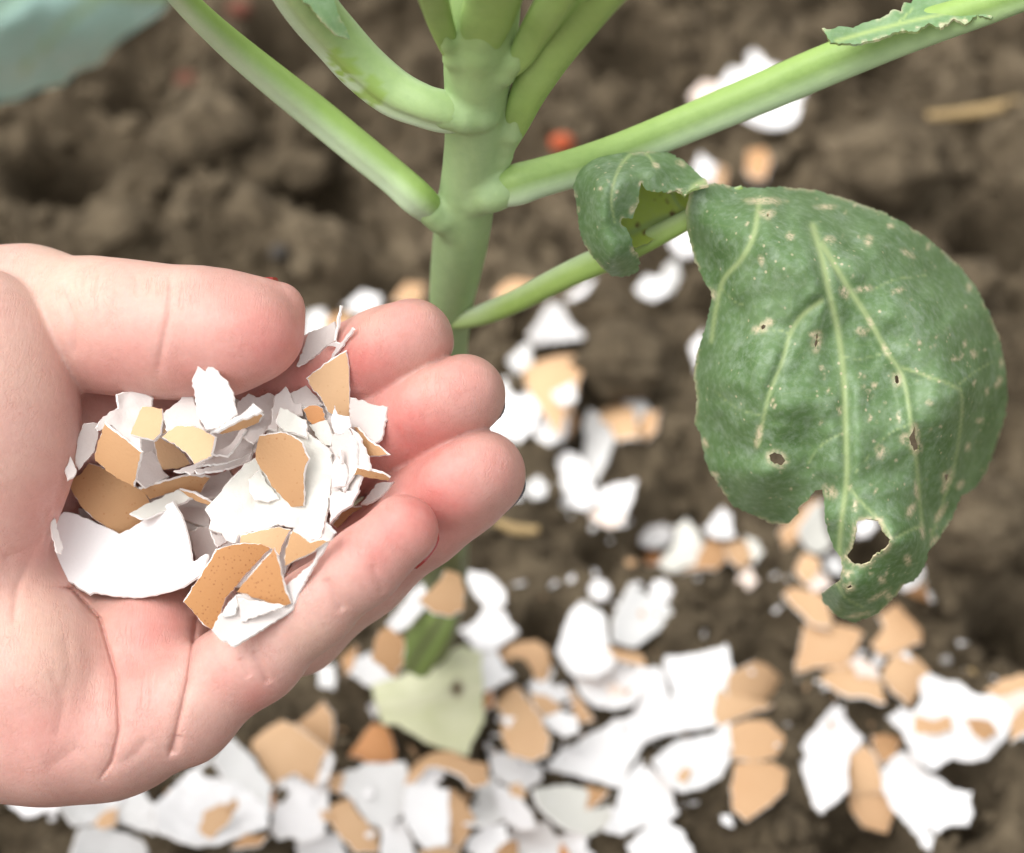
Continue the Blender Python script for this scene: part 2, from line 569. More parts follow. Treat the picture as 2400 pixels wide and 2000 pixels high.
def grow(coarse, fine, lo, hi, vs, B=14, margin=2.0):
    """surface of a distance field (millimetres), evaluated only in blocks near it"""
    lo = np.array(lo, float); hi = np.array(hi, float)
    dims = np.ceil((hi - lo) / vs).astype(int) + 1
    field = np.full(dims, 9.0, np.float32)
    axes = [lo[i] + vs * np.arange(dims[i]) for i in range(3)]
    blocks = [(i, j, k) for i in range(0, dims[0], B) for j in range(0, dims[1], B) for k in range(0, dims[2], B)]
    dc = coarse(np.array([lo + vs * (np.array(b) + B / 2) for b in blocks]))
    half = vs * B * .5 * 1.75 + margin
    for b, d in zip(blocks, dc):
        sl = tuple(slice(b[i], min(b[i] + B, dims[i])) for i in range(3))
        if abs(d) > half:
            field[sl] = np.sign(d) * 9
            continue
        g = np.stack(np.meshgrid(axes[0][sl[0]], axes[1][sl[1]], axes[2][sl[2]], indexing='ij'), -1)
        field[sl] = fine(g.reshape(-1, 3)).reshape(g.shape[:3])
    V, F = surface_nets(field)
    return lo + V * vs, F

def mm_world(p):
    c = np.stack([p[:, 0], p[:, 1], p[:, 2] - D0], 1) * 1e-3
    return CAM + c @ ROT.T

# ------------------------------------------------------------------ soil
PITS = [(150, 370, .015, .022), (2000, 70, .020, .02), (2340, 570, .014, .024), (900, 690, .011, .020), (2380, 1450, .010, .016),
        (1330, 800, .010, .012), (1010, 60, .012, .016), (690, 80, .014, .016), (640, 250, .010, .010), (1560, 1200, .012, .010), (1700, 720, .010, .013),
        (1410, 1265, .006, .010), (1280, 1440, .007, .008), (2240, 1830, .012, .012), (2030, 1950, .012, .010), (310, 200, .010, .012), (2060, 1290, .012, .010),
        (1480, 130, .014, .014), (760, 460, .014, .014), (60, 700, .012, .014)]
LUMPS = [(1460, 860, .0115, .011), (2060, 400, .017, .012), (2150, 700, .012, .009), (480, 330, .014, .010), (1900, 300, .010, .008),
         (300, 440, .012, .010), (1650, 1420, .014, .006), (2200, 1240, .020, .009), (760, 640, .012, .008), (1800, 1730, .012, .003)]
_P = [(*ground_px(a, b), r, d) for a, b, r, d in PITS]
_L = [(*ground_px(a, b), r, d) for a, b, r, d in LUMPS]

def soil_h(x, y):
    x = np.asarray(x, float); y = np.asarray(y, float)
    wx = x + .006 * (fbm(x * 60, y * 60, 5) - .5); wy = y + .006 * (fbm(x * 60 + 9, y * 60, 6) - .5)
    back = np.clip((y - .25) / .14, 0, 1)                     # coarser clods farther from the stem foot
    rough = .55 + .95 * back
    h = (domes(wx, wy, .034, 21) * .010 + domes(wx, wy, .019, 31) * .007) * rough
    h = h + domes(wx, wy, .008, 41) * .0032 + domes(wx, wy, .004, 51) * .0016
    ridg = np.abs(fbm(x * 75, y * 75, 61, 4) - .47)
    h = h + (fbm(x * 26, y * 26, 3) - .5) * .022 * rough + (fbm(x * 110, y * 110, 13, 3) - .5) * .0075 * rough - np.clip(.05 - ridg, 0, 1) * .06 * rough + (fbm(x * 420, y * 420, 8, 3) - .5) * .0022
    for px, py, r, d in _P:
        q = ((x - px) ** 2 + (y - py) ** 2) / r ** 2
        q = q / .72
        h = h - 1.9 * d * np.exp(-q * q)
    for px, py, r, d in _L:
        q = np.clip(1 - ((x - px) ** 2 + (y - py) ** 2) / r ** 2, 0, 1)
        h = h + d * np.sqrt(q) * .9
    return (h - .010) * 1.0

core_x = np.arange(-.23, .2301, .00125); core_y = np.arange(.12, .6001, .00125)
def spread(c):
    s, ext = .00125, []
    p = 0
    while p < 40: s *= 1.32; p += s; ext.append(p)
    ext = np.array(ext)
    return np.concatenate([c[0] - ext[::-1], c, c[-1] + ext])
gx, gy = spread(core_x), spread(core_y)
GX, GY = np.meshgrid(gx, gy)
GZ = soil_h(GX, GY)
far = np.hypot(np.maximum(np.abs(GX) - .3, 0), np.maximum(np.abs(GY - .36) - .35, 0))
GZ = GZ * np.exp(-far * .6)
nx, ny = len(gx), len(gy)
idx = np.arange(nx * ny).reshape(ny, nx)
quads = np.stack([idx[:-1, :-1], idx[:-1, 1:], idx[1:, 1:], idx[1:, :-1]], -1).reshape(-1, 4)
soil = link_mesh("soil", np.stack([GX, GY, GZ], -1).reshape(-1, 3), quads.tolist(), M_SOIL)
tag(soil, kind="structure")

# depth of the soil seen along the line of sight, on a 6-pixel raster (used to lay things on the ground)
CELL = 6
RX, RY = np.meshgrid(np.arange(CELL / 2, 2400, CELL), np.arange(CELL / 2, 2000, CELL))
RD = ray(RX, RY)
def soil_depth():
    t = CAM[2] / -RD[..., 2]
    for _ in range(14):
        P = CAM + RD * t[..., None]
        t = .5 * t + .5 * (CAM[2] - soil_h(P[..., 0], P[..., 1])) / -RD[..., 2]
    return t
soil_map = soil_depth()
soil_map0 = soil_map.copy()

def soil_top(px, py):
    i = min(max(int(py / CELL), 0), RX.shape[0] - 1); j = min(max(int(px / CELL), 0), RX.shape[1] - 1)
    return soil_map[i, j]

# ------------------------------------------------------------------ the plant
M_STEM = stalk_mat("cabbage_stem", (.21, .33, .10), (.28, .405, .145), .45)
M_STALK = stalk_mat("leaf_stalk", (.215, .335, .085), (.295, .42, .145), .4)
M_STALK_LOW = stalk_mat("low_leaf_stalk", (.25, .36, .09), (.33, .42, .14))
M_LEAF = leaf_mat("cabbage_leaf", (.115, .21, .075), (.20, .31, .145), vein=(.42, .52, .24), bloom=(.39, .47, .38), bloom_amt=.46, rough=.42, speck=.7, trans=.32)
M_LEAF_BACK = leaf_mat("cabbage_leaf_underside", (.46, .57, .09), (.50, .60, .12), bloom_amt=.1, trans=.45)
M_LEAF_BLUE = leaf_mat("bluish_cabbage_leaf", (.32, .52, .45), (.42, .60, .53), bloom=(.60, .72, .67), bloom_amt=.6)
M_EDGE = leaf_mat("leaf_edge", (.20, .27, .09), (.30, .33, .13))

def loft(name, pts, mat, parent, n=40, sides=20, flat=.85, groove=0.0, groove_at=math.pi / 2, attrs=None, tip=(False, False)):
    """stalk along pts = (px, py, depth, width_px): an oval section, optionally channelled on one side"""
    fl_ = np.array([q[4] if len(q) > 4 else 1.0 for q in pts])
    FL = np.interp(np.linspace(0, len(pts) - 1, n), np.arange(len(pts)), fl_)
    C = catmull([q[:4] for q in pts], n)
    P = at(C[:, 0], C[:, 1], C[:, 2])
    W = C[:, 3] * C[:, 2] / FPX
    T = np.gradient(P, axis=0); T /= np.linalg.norm(T, axis=1)[:, None]
    V = CAM - P; V /= np.linalg.norm(V, axis=1)[:, None]
    S = np.cross(T, V); S /= np.linalg.norm(S, axis=1)[:, None]
    D = np.cross(S, T)
    a = np.linspace(0, 2 * math.pi, sides, endpoint=False)
    g = 1 - groove * np.exp(-((np.angle(np.exp(1j * (a - groove_at)))) / .5) ** 2)
    ring = (np.cos(a) * g)[None, :, None] * S[:, None, :] * (W / 2)[:, None, None] + (np.sin(a) * g * flat)[None, :, None] * D[:, None, :] * (W * FL / 2)[:, None, None]
    lump = 1 + .035 * (vnoise(np.linspace(0, 9, n)[:, None] + 0 * a[None], a[None] * 1.2 + 0 * C[:, :1], len(name) * 7) - .5)
    V3 = (P[:, None, :] + ring * lump[..., None]).reshape(-1, 3)
    F = []
    for i in range(n - 1):
        for j in range(sides):
            k = (j + 1) % sides
            F.append((i * sides + j, i * sides + k, (i + 1) * sides + k, (i + 1) * sides + j))
    F.append(tuple(range(sides))[::-1]); F.append(tuple(range((n - 1) * sides, n * sides)))
    u = np.repeat(np.linspace(0, 1, n), sides)
    A = {"waxy": np.zeros(n * sides), "bare": np.zeros(n * sides), "dirt": np.zeros(n * sides)}
    for k, f in (attrs or {}).items():
        px, py, _ = project(V3); A[k] = f(u, np.tile(a, n), px, py)
    o = link_mesh(name, V3, F, mat, None, attrs=A)
    if parent is not None: adopt(o, parent)
    return o

base = at(np.array(1005.0), np.array(1520.0), np.array(.478))
plant = empty("cabbage_plant", base)
tag(plant, "green cabbage plant with a thick pale stem and one hole-eaten drooping leaf", "cabbage plant")

def stem_pt(L, dx=0.0):
    """a point of the stem L metres above its foot, as (px, py, d)"""
    p = base + np.array([0, 0, L])
    a, b, c = project(p)
    return float(a), float(b), float(c)
stem_pts = []
for px, py, w in ((985, 1560, 120), (1003, 1500, 118), (1035, 1400, 112), (1050, 1280, 100), (1052, 1100, 92), (1050, 900, 92), (1052, 780, 94), (1060, 690, 110), (1074, 600, 128), (1086, 520, 136), (1100, 420, 134),
                  (1110, 330, 138), (1116, 240, 150), (1122, 150, 168), (1130, 60, 175), (1140, -30, 170), (1150, -140, 150)):
    # depth on the upright line through the foot: solve for the height whose image row is py
    lo, hi = -.02, .30
    for _ in range(40):
        mid = (lo + hi) / 2
        if stem_pt(mid)[1] > py: lo = mid
        else: hi = mid
    stem_pts.append((px, py, stem_pt(lo)[2], w))
def stem_d(py):
    return float(np.interp(-py, [-p[1] for p in stem_pts], [p[2] for p in stem_pts]))
SP = np.array(stem_pts)
def zz(d): return D0 - d * 1000.0
BASES = {   # where each leaf stalk grows out of the stem: (px, py, radius px, offset in front of the stem axis in mm)
    'll': [(1074, 560, 4, 4.2), (1056, 540, 20, 4.4), (1032, 515, 31, 4.8), (1010, 495, 31, 4.6), (990, 477, 21, 4.2), (972, 462, 5, 3.8)],
    'r': [(1096, 494, 5, 4.4), (1118, 475, 25, 4.8), (1146, 457, 41, 4.8), (1174, 446, 40, 4.6), (1202, 437, 28, 4.3), (1230, 428, 6, 3.8)],
    'ul': [(1164, 284, 4, 5.6), (1130, 281, 24, 6.0), (1090, 275, 37, 6.0), (1045, 265, 36, 5.6), (990, 250, 25, 5.2), (935, 228, 6, 5.0)],
    'rs': [(1160, 450, 3, 1.0), (1178, 370, 20, 1.2), (1200, 310, 25, 2.0), (1226, 245, 15, 2.5), (1240, 215, 4, 3.0)],
    'rt': [(1160, 205, 5, 4.5), (1184, 178, 20, 4.6), (1206, 150, 19, 4.9), (1236, 105, 9, 6.0), (1250, 82, 3, 7.0)],
    'lt': [(1072, 185, 5, 4.5), (1060, 140, 19, 5.0), (1048, 100, 16, 5.8), (1036, 55, 5, 8.0)],
    'ct': [(1116, 180, 6, 5.4), (1122, 130, 34, 4.8), (1134, 70, 34, 4.6), (1150, 10, 20, 5.0), (1160, -30, 5, 6.0)],
}
AX = [(a, b, zz(c), w * .5 * .985) for a, b, c, w in catmull(stem_pts, 26)]
BCH = {k: [(a, b, zz(stem_d(b)) + o, r) for a, b, r, o in v] for k, v in BASES.items()}
def stem_sdf(p):
    d = chain(p, AX, .05)
    for k, pts in BCH.items(): d = smin(d, chain(p, pts, 1.2), 1.6)
    return d
SV, SF = grow(stem_sdf, stem_sdf, (-24, -62, -140), (14, 88, 40), .62, margin=1.0)
s_ = (D0 - SV[:, 2]) / FPX
sx_, sy_ = 1200 + SV[:, 0] / s_, 1000 - SV[:, 1] / s_
st = link_mesh("stem", mm_world(SV), SF.tolist(), M_STEM, attrs={
    "waxy": .12 + .14 * fbm(sx_ / 30, sy_ / 200, 12),
    "bare": np.clip((300 - sy_) / 600, 0, .4) + np.clip((sy_ - 1250) / 200, 0, .5),
    "dirt": np.clip((sy_ - 1120) / 150, 0, 1.3) * (.5 + fbm(sx_ / 40, sy_ / 50, 6))})
adopt(st, plant)
def stem_surf(px, py):
    xc = np.interp(-py, [-q[1] for q in stem_pts], [q[0] for q in stem_pts]); w = np.interp(-py, [-q[1] for q in stem_pts], [q[3] for q in stem_pts])
    d = stem_d(py)
    return d - .95 * w / 2 * d / FPX * math.sqrt(max(0.0, 1 - ((px - xc) / (w / 2)) ** 2))
def ss(px, py, w, f, off=0.0): return (px, py, stem_surf(px, py) + off, w, f)
# upper-left stalk, channelled, with a bluish remnant of blade
dj = stem_d(290) - .004
loft("leaf_stalk", [(1112, 279, stem_d(279) - .0060, 46), (1078, 273, stem_d(273) - .0061, 86), (1040, 264, stem_d(264) - .0058, 102), (990, 250, dj - .004, 104), (920, 218, dj - .003, 116), (850, 160, dj - .004, 122),
                    (790, 95, dj - .007, 124), (735, 30, dj - .012, 130), (690, -40, dj - .017, 140), (640, -140, dj - .024, 150)], M_STALK, plant, n=60, sides=28, flat=.75, groove=.30, groove_at=math.radians(150),
     attrs={"waxy": lambda u, a, px, py: np.clip(.50 + .4 * np.sin(a * 1 + 3.4), .15, .8) * np.clip(u * 5, .2, 1),
            "bare": lambda u, a, px, py: .9 * ((((px - 850) / 55) ** 2 + ((py - 205) / 42 - (px - 850) / 90) ** 2) < 1) * (fbm(px / 22, py / 22, 4) > .36) + .85 * ((((px - 800) / 30) ** 2 + ((py - 140) / 38) ** 2) < 1) * (fbm(px / 18, py / 18, 14) > .45)})
# lower-left stalk
dj = stem_d(530) - .004
loft("leaf_stalk", [(1054, 536, stem_d(536) - .0043, 30), (1032, 515, stem_d(515) - .0045, 54), (1006, 491, stem_d(491) - .0046, 74), (975, 464, stem_d(464) - .0047, 84), (920, 415, dj - .005, 82), (830, 342, dj - .005, 84), (740, 268, dj - .006, 84), (650, 196, dj - .010, 80), (560, 122, dj - .016, 74),
                    (480, 50, dj - .024, 66), (420, -12, dj - .031, 62), (372, -76, dj - .040, 62), (335, -150, dj - .056, 66), (300, -215, dj - .078, 72), (255, -235, dj - .102, 74), (205, -200, dj - .124, 70), (150, -150, dj - .131, 50)], M_STALK, plant, n=84, sides=24, flat=.8, groove=.22, groove_at=math.radians(140),
     attrs={"bare": lambda u, a, px, py: np.clip(.75 * np.cos(a - .2), 0, .75), "waxy": lambda u, a, px, py: np.clip(.55 * np.cos(a - 2.6), 0, .6)})
# long right stalk
dj = stem_d(450) - .003
loft("leaf_stalk", [(1116, 473, stem_d(473) - .0044, 40), (1145, 458, stem_d(458) - .0046, 68), (1178, 444, stem_d(444) - .0046, 88), (1215, 432, stem_d(432) - .0046, 97), (1260, 418, dj - .003, 92), (1350, 392, dj - .002, 90), (1450, 357, dj, 88), (1560, 312, dj + .001, 88), (1680, 262, dj + .001, 92),
                    (1800, 212, dj, 96), (1920, 160, dj - .003, 98), (2040, 112, dj - .006, 96), (2160, 68, dj - .010, 90), (2290, 26, dj - .015, 80), (2430, -20, dj - .020, 70), (2600, -70, dj - .028, 66)], M_STALK, plant, n=80, sides=24, flat=.8, groove=.2, groove_at=math.radians(70),
     attrs={"bare": lambda u, a, px, py: np.clip(.7 * np.cos(a - math.pi), 0, .6) * np.clip(u * 2.2 - .1, 0, 1) , "waxy": lambda u, a, px, py: np.clip(.65 * np.cos(a), 0, .6) * np.clip(1.4 - u, .3, 1)})
# shoots that leave the top of the stem
dj = stem_d(250)
loft("leaf_stalk", [(1184, 355, stem_d(355) - .0015, 36), (1204, 300, stem_d(300) - .002, 62), (1226, 244, stem_d(244) - .003, 78), (1250, 196, stem_d(196) - .0035, 88), (1300, 120, stem_d(120) - .006, 98), (1362, 40, stem_d(40) - .011, 104), (1430, -40, stem_d(-40) - .017, 108), (1510, -130, stem_d(-130) - .024, 110)], M_STALK, plant, n=44, sides=22, flat=.6, groove=.2,
     attrs={"bare": lambda u, a, px, py: np.clip(.35 + .3 * np.cos(a), 0, .6)})
loft("leaf_stalk", [(1178, 188, stem_d(188) - .0046, 24), (1198, 162, stem_d(162) - .0047, 46), (1224, 128, stem_d(128) - .0055, 64), (1252, 80, stem_d(80) - .0075, 76), (1290, 20, stem_d(20) - .014, 86), (1340, -60, stem_d(-60) - .020, 90)], M_STALK, plant, n=36, sides=20, flat=.55, groove=.2,
     attrs={"bare": lambda u, a, px, py: np.clip(.3 + .3 * np.cos(a), 0, .5)})
loft("leaf_stalk", [(1062, 150, stem_d(150) - .0048, 24), (1055, 120, stem_d(120) - .0053, 42), (1042, 80, stem_d(80) - .0065, 56), (1026, 30, stem_d(30) - .0095, 66), (1010, -30, stem_d(-30) - .018, 74), (995, -100, stem_d(-100) - .024, 76)], M_STALK, plant, n=36, sides=20, flat=.5, groove=.2,
     attrs={"bare": lambda u, a, px, py: np.clip(.5 + .2 * np.cos(a), 0, .7)})
loft("leaf_stalk", [(1121, 135, stem_d(135) - .0052, 50), (1126, 105, stem_d(105) - .0055, 90), (1137, 55, stem_d(55) - .0065, 122), (1152, 10, stem_d(10) - .008, 132), (1170, -50, stem_d(-50) - .011, 136), (1195, -130, stem_d(-130) - .016, 136)], M_STALK, plant, n=36, sides=24, flat=.5, groove=.1,
     attrs={"bare": lambda u, a, px, py: np.clip(.25 + .4 * np.cos(a), 0, .6)})
# things on the ground lean on the stem instead of passing through it
for r_ in range(int(1180 / CELL), RX.shape[0]):
    py_ = RY[r_, 0]
    if py_ > 1545: break
    xc_ = np.interp(py_, SP[::-1, 1], SP[::-1, 0]); w_ = np.interp(py_, SP[::-1, 1], SP[::-1, 3]); d_ = stem_d(py_)
    m_ = np.abs(RX[r_] - xc_) < w_ / 2
    soil_map[r_, m_] = np.minimum(soil_map[r_, m_], d_ - w_ / 2 * d_ / FPX * np.sqrt(np.clip(1 - ((RX[r_, m_] - xc_) / (w_ / 2)) ** 2, 0, 1)))
# foot of an old leaf at the bottom of the stem
dj = float(soil_top(1000, 1500))
loft("stem_stub", [(965, 1560, dj - .008, 90), (985, 1525, dj - .011, 96), (1015, 1480, dj - .014, 92), (1040, 1440, dj - .016, 70), (1050, 1420, dj - .017, 30)], M_STALK_LOW, plant, n=30, sides=20, flat=.7, groove=.25,
     attrs={"bare": lambda u, a, px, py: .4 + .3 * np.sin(a * 3), "dirt": lambda u, a, px, py: .6 + .3 * np.sin(a * 5)})

# ---- leaf surfaces
def thin_plate(ctrl):
    ctrl = np.asarray(ctrl, float)
    X, z = ctrl[:, :2] / 300, ctrl[:, 2]
    def U(r2): return np.where(r2 > 0, r2 * np.log(np.maximum(r2, 1e-12)), 0)
    d2 = ((X[:, None] - X[None]) ** 2).sum(-1)
    n = len(X)
    A = np.zeros((n + 3, n + 3)); A[:n, :n] = U(d2) + 1e-3 * np.eye(n); A[:n, n] = 1; A[:n, n + 1:] = X; A[n, :n] = 1; A[n + 1:, :n] = X.T
    w = np.linalg.solve(A, np.concatenate([z, [0, 0, 0]]))
    def f(x, y):
        q = np.stack([x, y], -1) / 300
        d2 = ((q[:, None] - X[None]) ** 2).sum(-1)
        return U(d2) @ w[:n] + w[n] + q @ w[n + 1:]
    return f

def leaf_sheet(name, outline, holes, ctrl, d0, mats, parent, step=7, thick=.00045, veins=(), scars=(), rots=(), pucker=.0004, edge_scar=0.0, rough=1.2, nspots=0, spot_box=None, seed=1, vein_w=5.0, vein_dep=.0006, folds=()):
    r = np.random.default_rng(seed)
    out = rough_outline(outline, step, rough, r)
    hs = [rough_outline(h, step * .8, rough * .8, r) for h in holes]
    V, F = triangulate(out, hs, step, r, .12)
    x, y = V[:, 0], V[:, 1]
    z = thin_plate(ctrl)(x, y) * .001
    vein = np.zeros(len(V)); dep = np.zeros(len(V))
    for line, w0, w1 in veins:
        c = catmull(line, 40)
        d = seg_dist(x, y, c)
        j = np.argmin(np.hypot(x[:, None] - c[None, :, 0], y[:, None] - c[None, :, 1]), 1) / 39.0
        w = w0 + (w1 - w0) * j
        vein = np.maximum(vein, np.exp(-(d / w) ** 2) * np.clip(.55 + .5 * w / vein_w, 0, 1))
        dep = np.maximum(dep, np.exp(-(d / (w * 2.8)) ** 2) * np.minimum(w / vein_w, 1.5))
    z = z - dep * vein_dep + pucker * 3 * (fbm(x / 105, y / 105, seed + 3, 2) - .45) * (1 - dep) + pucker * .55 * (1 - dep) * (fbm(x / 48, y / 48, seed + 7, 2) - .4) + pucker * .2 * (fbm(x / 26, y / 26, seed + 9, 2) - .4)
    for fl, amt, wid in folds:
        fx = np.interp(y, [q[1] for q in fl], [q[0] for q in fl]); ok = (y > fl[0][1] - 40) & (y < fl[-1][1] + 40)
        s1 = np.clip((y - fl[0][1]) / 60, 0, 1) * np.clip((fl[-1][1] + 20 - y) / 40, 0, 1)
        z = z - np.where(x > fx, amt * (1 - np.exp(-(x - fx) / wid)), 0) * s1
    sc = np.zeros(len(V)); rt = np.zeros(len(V))
    for sx, sy, ra, rb, ang in scars:
        c_, s_ = math.cos(math.radians(ang)), math.sin(math.radians(ang))
        u = ((x - sx) * c_ + (y - sy) * s_) / ra; v = (-(x - sx) * s_ + (y - sy) * c_) / rb
        sc = np.maximum(sc, np.clip(1.5 - np.hypot(u, v) * (.75 + .8 * fbm(x / 9 + sx, y / 9, 41, 2)), 0, 1))
    for sx, sy, ra in rots: rt = np.maximum(rt, np.clip(1.8 - np.hypot(x - sx, y - sy) / ra, 0, 1))
    for h in hs: sc = np.maximum(sc, np.exp(-(seg_dist(x, y, np.vstack([h, h[:1]])) / 7) ** 2) * .9)
    if edge_scar: sc = np.maximum(sc, edge_scar * np.exp(-(seg_dist(x, y, np.vstack([out, out[:1]])) / 4) ** 2) * (fbm(x / 60, y / 60, seed + 21) > .52))
    P = at(x, y, d0 - z)
    o = plate(name, P, F, thick, mats, None, attrs={"vein": vein, "scar": sc, "rot": rt})
    adopt(o, parent)
    return o

def S(pts, x0, y0, k): return [(x0 + a / k, y0 + b / k) for a, b in pts]
def MM(pts): return S(pts, 1250, 300, 1.4583)

blade_out = MM([(585, 188), (640, 192), (700, 203), (760, 205), (860, 202), (960, 212), (1080, 245), (1200, 290), (1310, 350), (1400, 420), (1455, 470), (1510, 540), (1560, 630), (1595, 720), (1615, 830), (1622, 930), (1605, 1020), (1580, 1090), (1550, 1170),
                (1510, 1230), (1460, 1262), (1448, 1290), (1430, 1340), (1390, 1400), (1350, 1448), (1338, 1500), (1300, 1550), (1265, 1562), (1240, 1600), (1180, 1660), (1100, 1692), (1040, 1672), (990, 1622), (984, 1592), (1008, 1570), (1045, 1550),
                (1055, 1510), (1050, 1470), (1030, 1440), (1010, 1390), (996, 1340), (994, 1270), (988, 1236), (962, 1240), (935, 1275), (900, 1302), (904, 1322), (870, 1355), (810, 1352), (760, 1328), (680, 1290), (640, 1230), (600, 1170), (580, 1100), (572, 1050),
                (550, 1005), (560, 930), (548, 850), (560, 770), (590, 680), (606, 600), (608, 560), (580, 520), (550, 450), (528, 360), (520, 290), (532, 225)])
holes = [MM([(1108, 1345), (1138, 1335), (1180, 1342), (1198, 1380), (1222, 1410), (1205, 1440), (1162, 1465), (1152, 1485), (1120, 1495), (1082, 1482), (1068, 1462), (1088, 1440), (1098, 1390)]),
         MM([(805, 1118), (825, 1108), (850, 1120), (862, 1140), (850, 1155), (825, 1150), (810, 1138)]), MM([(776, 680), (785, 672), (795, 676), (790, 686), (780, 690)]), MM([(968, 705), (976, 702), (974, 740), (966, 760), (962, 740)]),
         MM([(1284, 1062), (1296, 1040), (1304, 1020), (1312, 1070), (1318, 1098), (1304, 1108), (1292, 1085)]), MM([(1234, 850), (1244, 846), (1250, 870), (1242, 876)]), MM([(1405, 1188), (1428, 1178), (1418, 1208), (1410, 1206)]),
         MM([(1065, 1568), (1085, 1562), (1090, 1572), (1074, 1580)]), MM([(798, 294), (804, 292), (805, 302), (799, 302)])]
veins = [(MM([(955, 335), (985, 440), (1010, 560), (1042, 700), (1060, 850), (1066, 1000), (1070, 1200), (1052, 1350), (1045, 1452)]), 8.5, 6), (MM([(985, 395), (1060, 520), (1150, 660), (1210, 770), (1262, 850), (1290, 1000), (1310, 1150), (1328, 1360)]), 7.5, 4),
         (MM([(772, 255), (752, 370), (710, 450), (650, 520), (624, 620), (608, 730)]), 7, 5), (MM([(985, 590), (920, 640), (880, 700), (850, 800), (810, 900), (785, 1000), (768, 1090)]), 6, 4),
         (MM([(1262, 820), (1350, 850), (1430, 880), (1462, 905), (1462, 1000), (1440, 1150), (1400, 1280), (1360, 1400)]), 4, 3), (MM([(1070, 1220), (1130, 1290), (1190, 1350), (1215, 1395)]), 4, 3), (MM([(532, 225), (524, 300), (540, 420)]), 8, 4),
         (MM([(1060, 1040), (985, 1085), (940, 1150)]), 2.5, 1.5), (MM([(1150, 560), (1230, 520), (1340, 505)]), 2, 1.5), (MM([(1330, 1360), (1300, 1370), (1240, 1400)]), 4, 3), (MM([(880, 705), (830, 690), (740, 700)]), 2, 1.2), (MM([(1050, 780), (1120, 790), (1200, 770)]), 2, 1.4),
         (MM([(1052, 1480), (1040, 1540), (1060, 1600), (1130, 1640)]), 4, 2), (MM([(785, 985), (700, 960), (620, 900)]), 2, 1.2), (MM([(640, 545), (700, 600), (800, 610)]), 2, 1), (MM([(1290, 1010), (1200, 1060), (1100, 1180)]), 2, 1.2), (MM([(1440, 890), (1500, 840), (1570, 800)]), 2, 1.2)]
def MS(x, y, a, b, g=0): return (1250 + x / 1.4583, 300 + y / 1.4583, a, b, g)
scars = [MS(800, 293, 18, 9), MS(765, 688, 12, 8, -20), MS(808, 664, 11, 8), MS(1062, 562, 9, 14, -20), MS(1125, 696, 14, 9), MS(1205, 760, 6, 14, -25), MS(1188, 1108, 12, 15), MS(1290, 1308, 8, 18, 25), MS(1505, 772, 7, 10), MS(1475, 738, 5, 9), MS(1525, 1000, 9, 6, -20), MS(1355, 940, 8, 6),
         MS(1165, 880, 6, 6), MS(1145, 900, 5, 5), MS(1015, 381, 12, 6), MS(878, 370, 9, 9), MS(780, 455, 6, 11, -20), MS(1015, 1245, 18, 12, 40), MS(1150, 665, 5, 12, -25), MS(955, 705, 8, 7), MS(985, 820, 6, 6), MS(1050, 965, 5, 10), MS(1272, 1062, 12, 12), MS(1248, 990, 5, 14), MS(1312, 1100, 5, 10, 30), MS(1130, 550, 18, 7, -10),
         MS(1245, 555, 14, 5, -20), MS(1145, 385, 10, 12), MS(1280, 430, 16, 6, 30), MS(1490, 545, 7, 9), MS(1590, 870, 7, 14, 30), MS(1600, 800, 4, 12), MS(1075, 1525, 11, 8), MS(1190, 1545, 9, 9, -30), MS(1280, 1475, 8, 12), MS(1180, 1342, 10, 8), MS(1100, 1290, 6, 14), MS(1180, 1600, 26, 5, -30), MS(1110, 1665, 34, 4, -12), MS(1390, 1320, 7, 22, 30), MS(1370, 1410, 7, 14, 30),
         MS(1410, 1215, 7, 22, 20), MS(1330, 1380, 5, 18, -10), MS(1310, 1240, 5, 22, -8), MS(610, 565, 9, 14, -40), MS(585, 1075, 6, 14, -30), MS(790, 250, 40, 8), MS(1000, 270, 22, 6), MS(1220, 335, 8, 6, 40), MS(1350, 405, 5, 7), MS(1550, 900, 4, 9), MS(1440, 790, 8, 5), MS(1320, 735, 5, 6), MS(770, 1050, 8, 22, 15), MS(620, 1185, 10, 6, 20), MS(1215, 1600, 8, 8, -30), MS(1485, 1090, 5, 10, 20), MS(1460, 1220, 8, 12, 30)]
_r = np.random.default_rng(5)
for _ in range(150):
    x, y = _r.uniform(700, 1600), _r.uniform(230, 1600)
    if _r.random() < .35 + .5 * (x > 1050): scars.append(MS(x, y, _r.uniform(1.2, 3), _r.uniform(1.5, 9), _r.uniform(10, 60)))
ctrl = [(600, 195, 1), (540, 240, 1), (700, 210, -2), (960, 214, -7), (1200, 292, -10), (760, 280, 4), (960, 330, 4), (1150, 400, 2), (530, 400, -3), (640, 400, 4), (700, 520, 6), (560, 800, -4), (560, 1000, -5), (600, 1170, -5), (650, 850, 4), (850, 700, 8.5), (820, 1000, 8), (1040, 700, 7.5), (1060, 1000, 8),
        (1250, 850, 7), (1150, 560, 7), (1310, 352, -10), (1455, 470, -14), (1350, 600, 2), (1450, 700, 0), (1595, 720, -16), (1622, 930, -19), (1465, 900, 3), (1455, 1080, -1), (1460, 1260, -9), (1550, 1170, -19), (870, 1352, -6), (760, 1322, -6), (780, 1200, 3), (985, 1240, 5), (1080, 1250, 7), (1250, 1200, 6), (1310, 1400, 4), (1360, 1330, -4), (1430, 1340, -9), (1345, 1445, -1),
        (1000, 1340, 4), (1040, 1440, 3), (1150, 1520, 5), (1250, 1500, 4), (1300, 1545, -2), (1180, 1590, 1), (1100, 1688, -8), (990, 1605, -6), (1050, 1600, 1), (1220, 1610, -3)]
ctrl = [(1250 + a / 1.4583, 300 + b / 1.4583, c * 1.45 - 2) for a, b, c in ctrl]
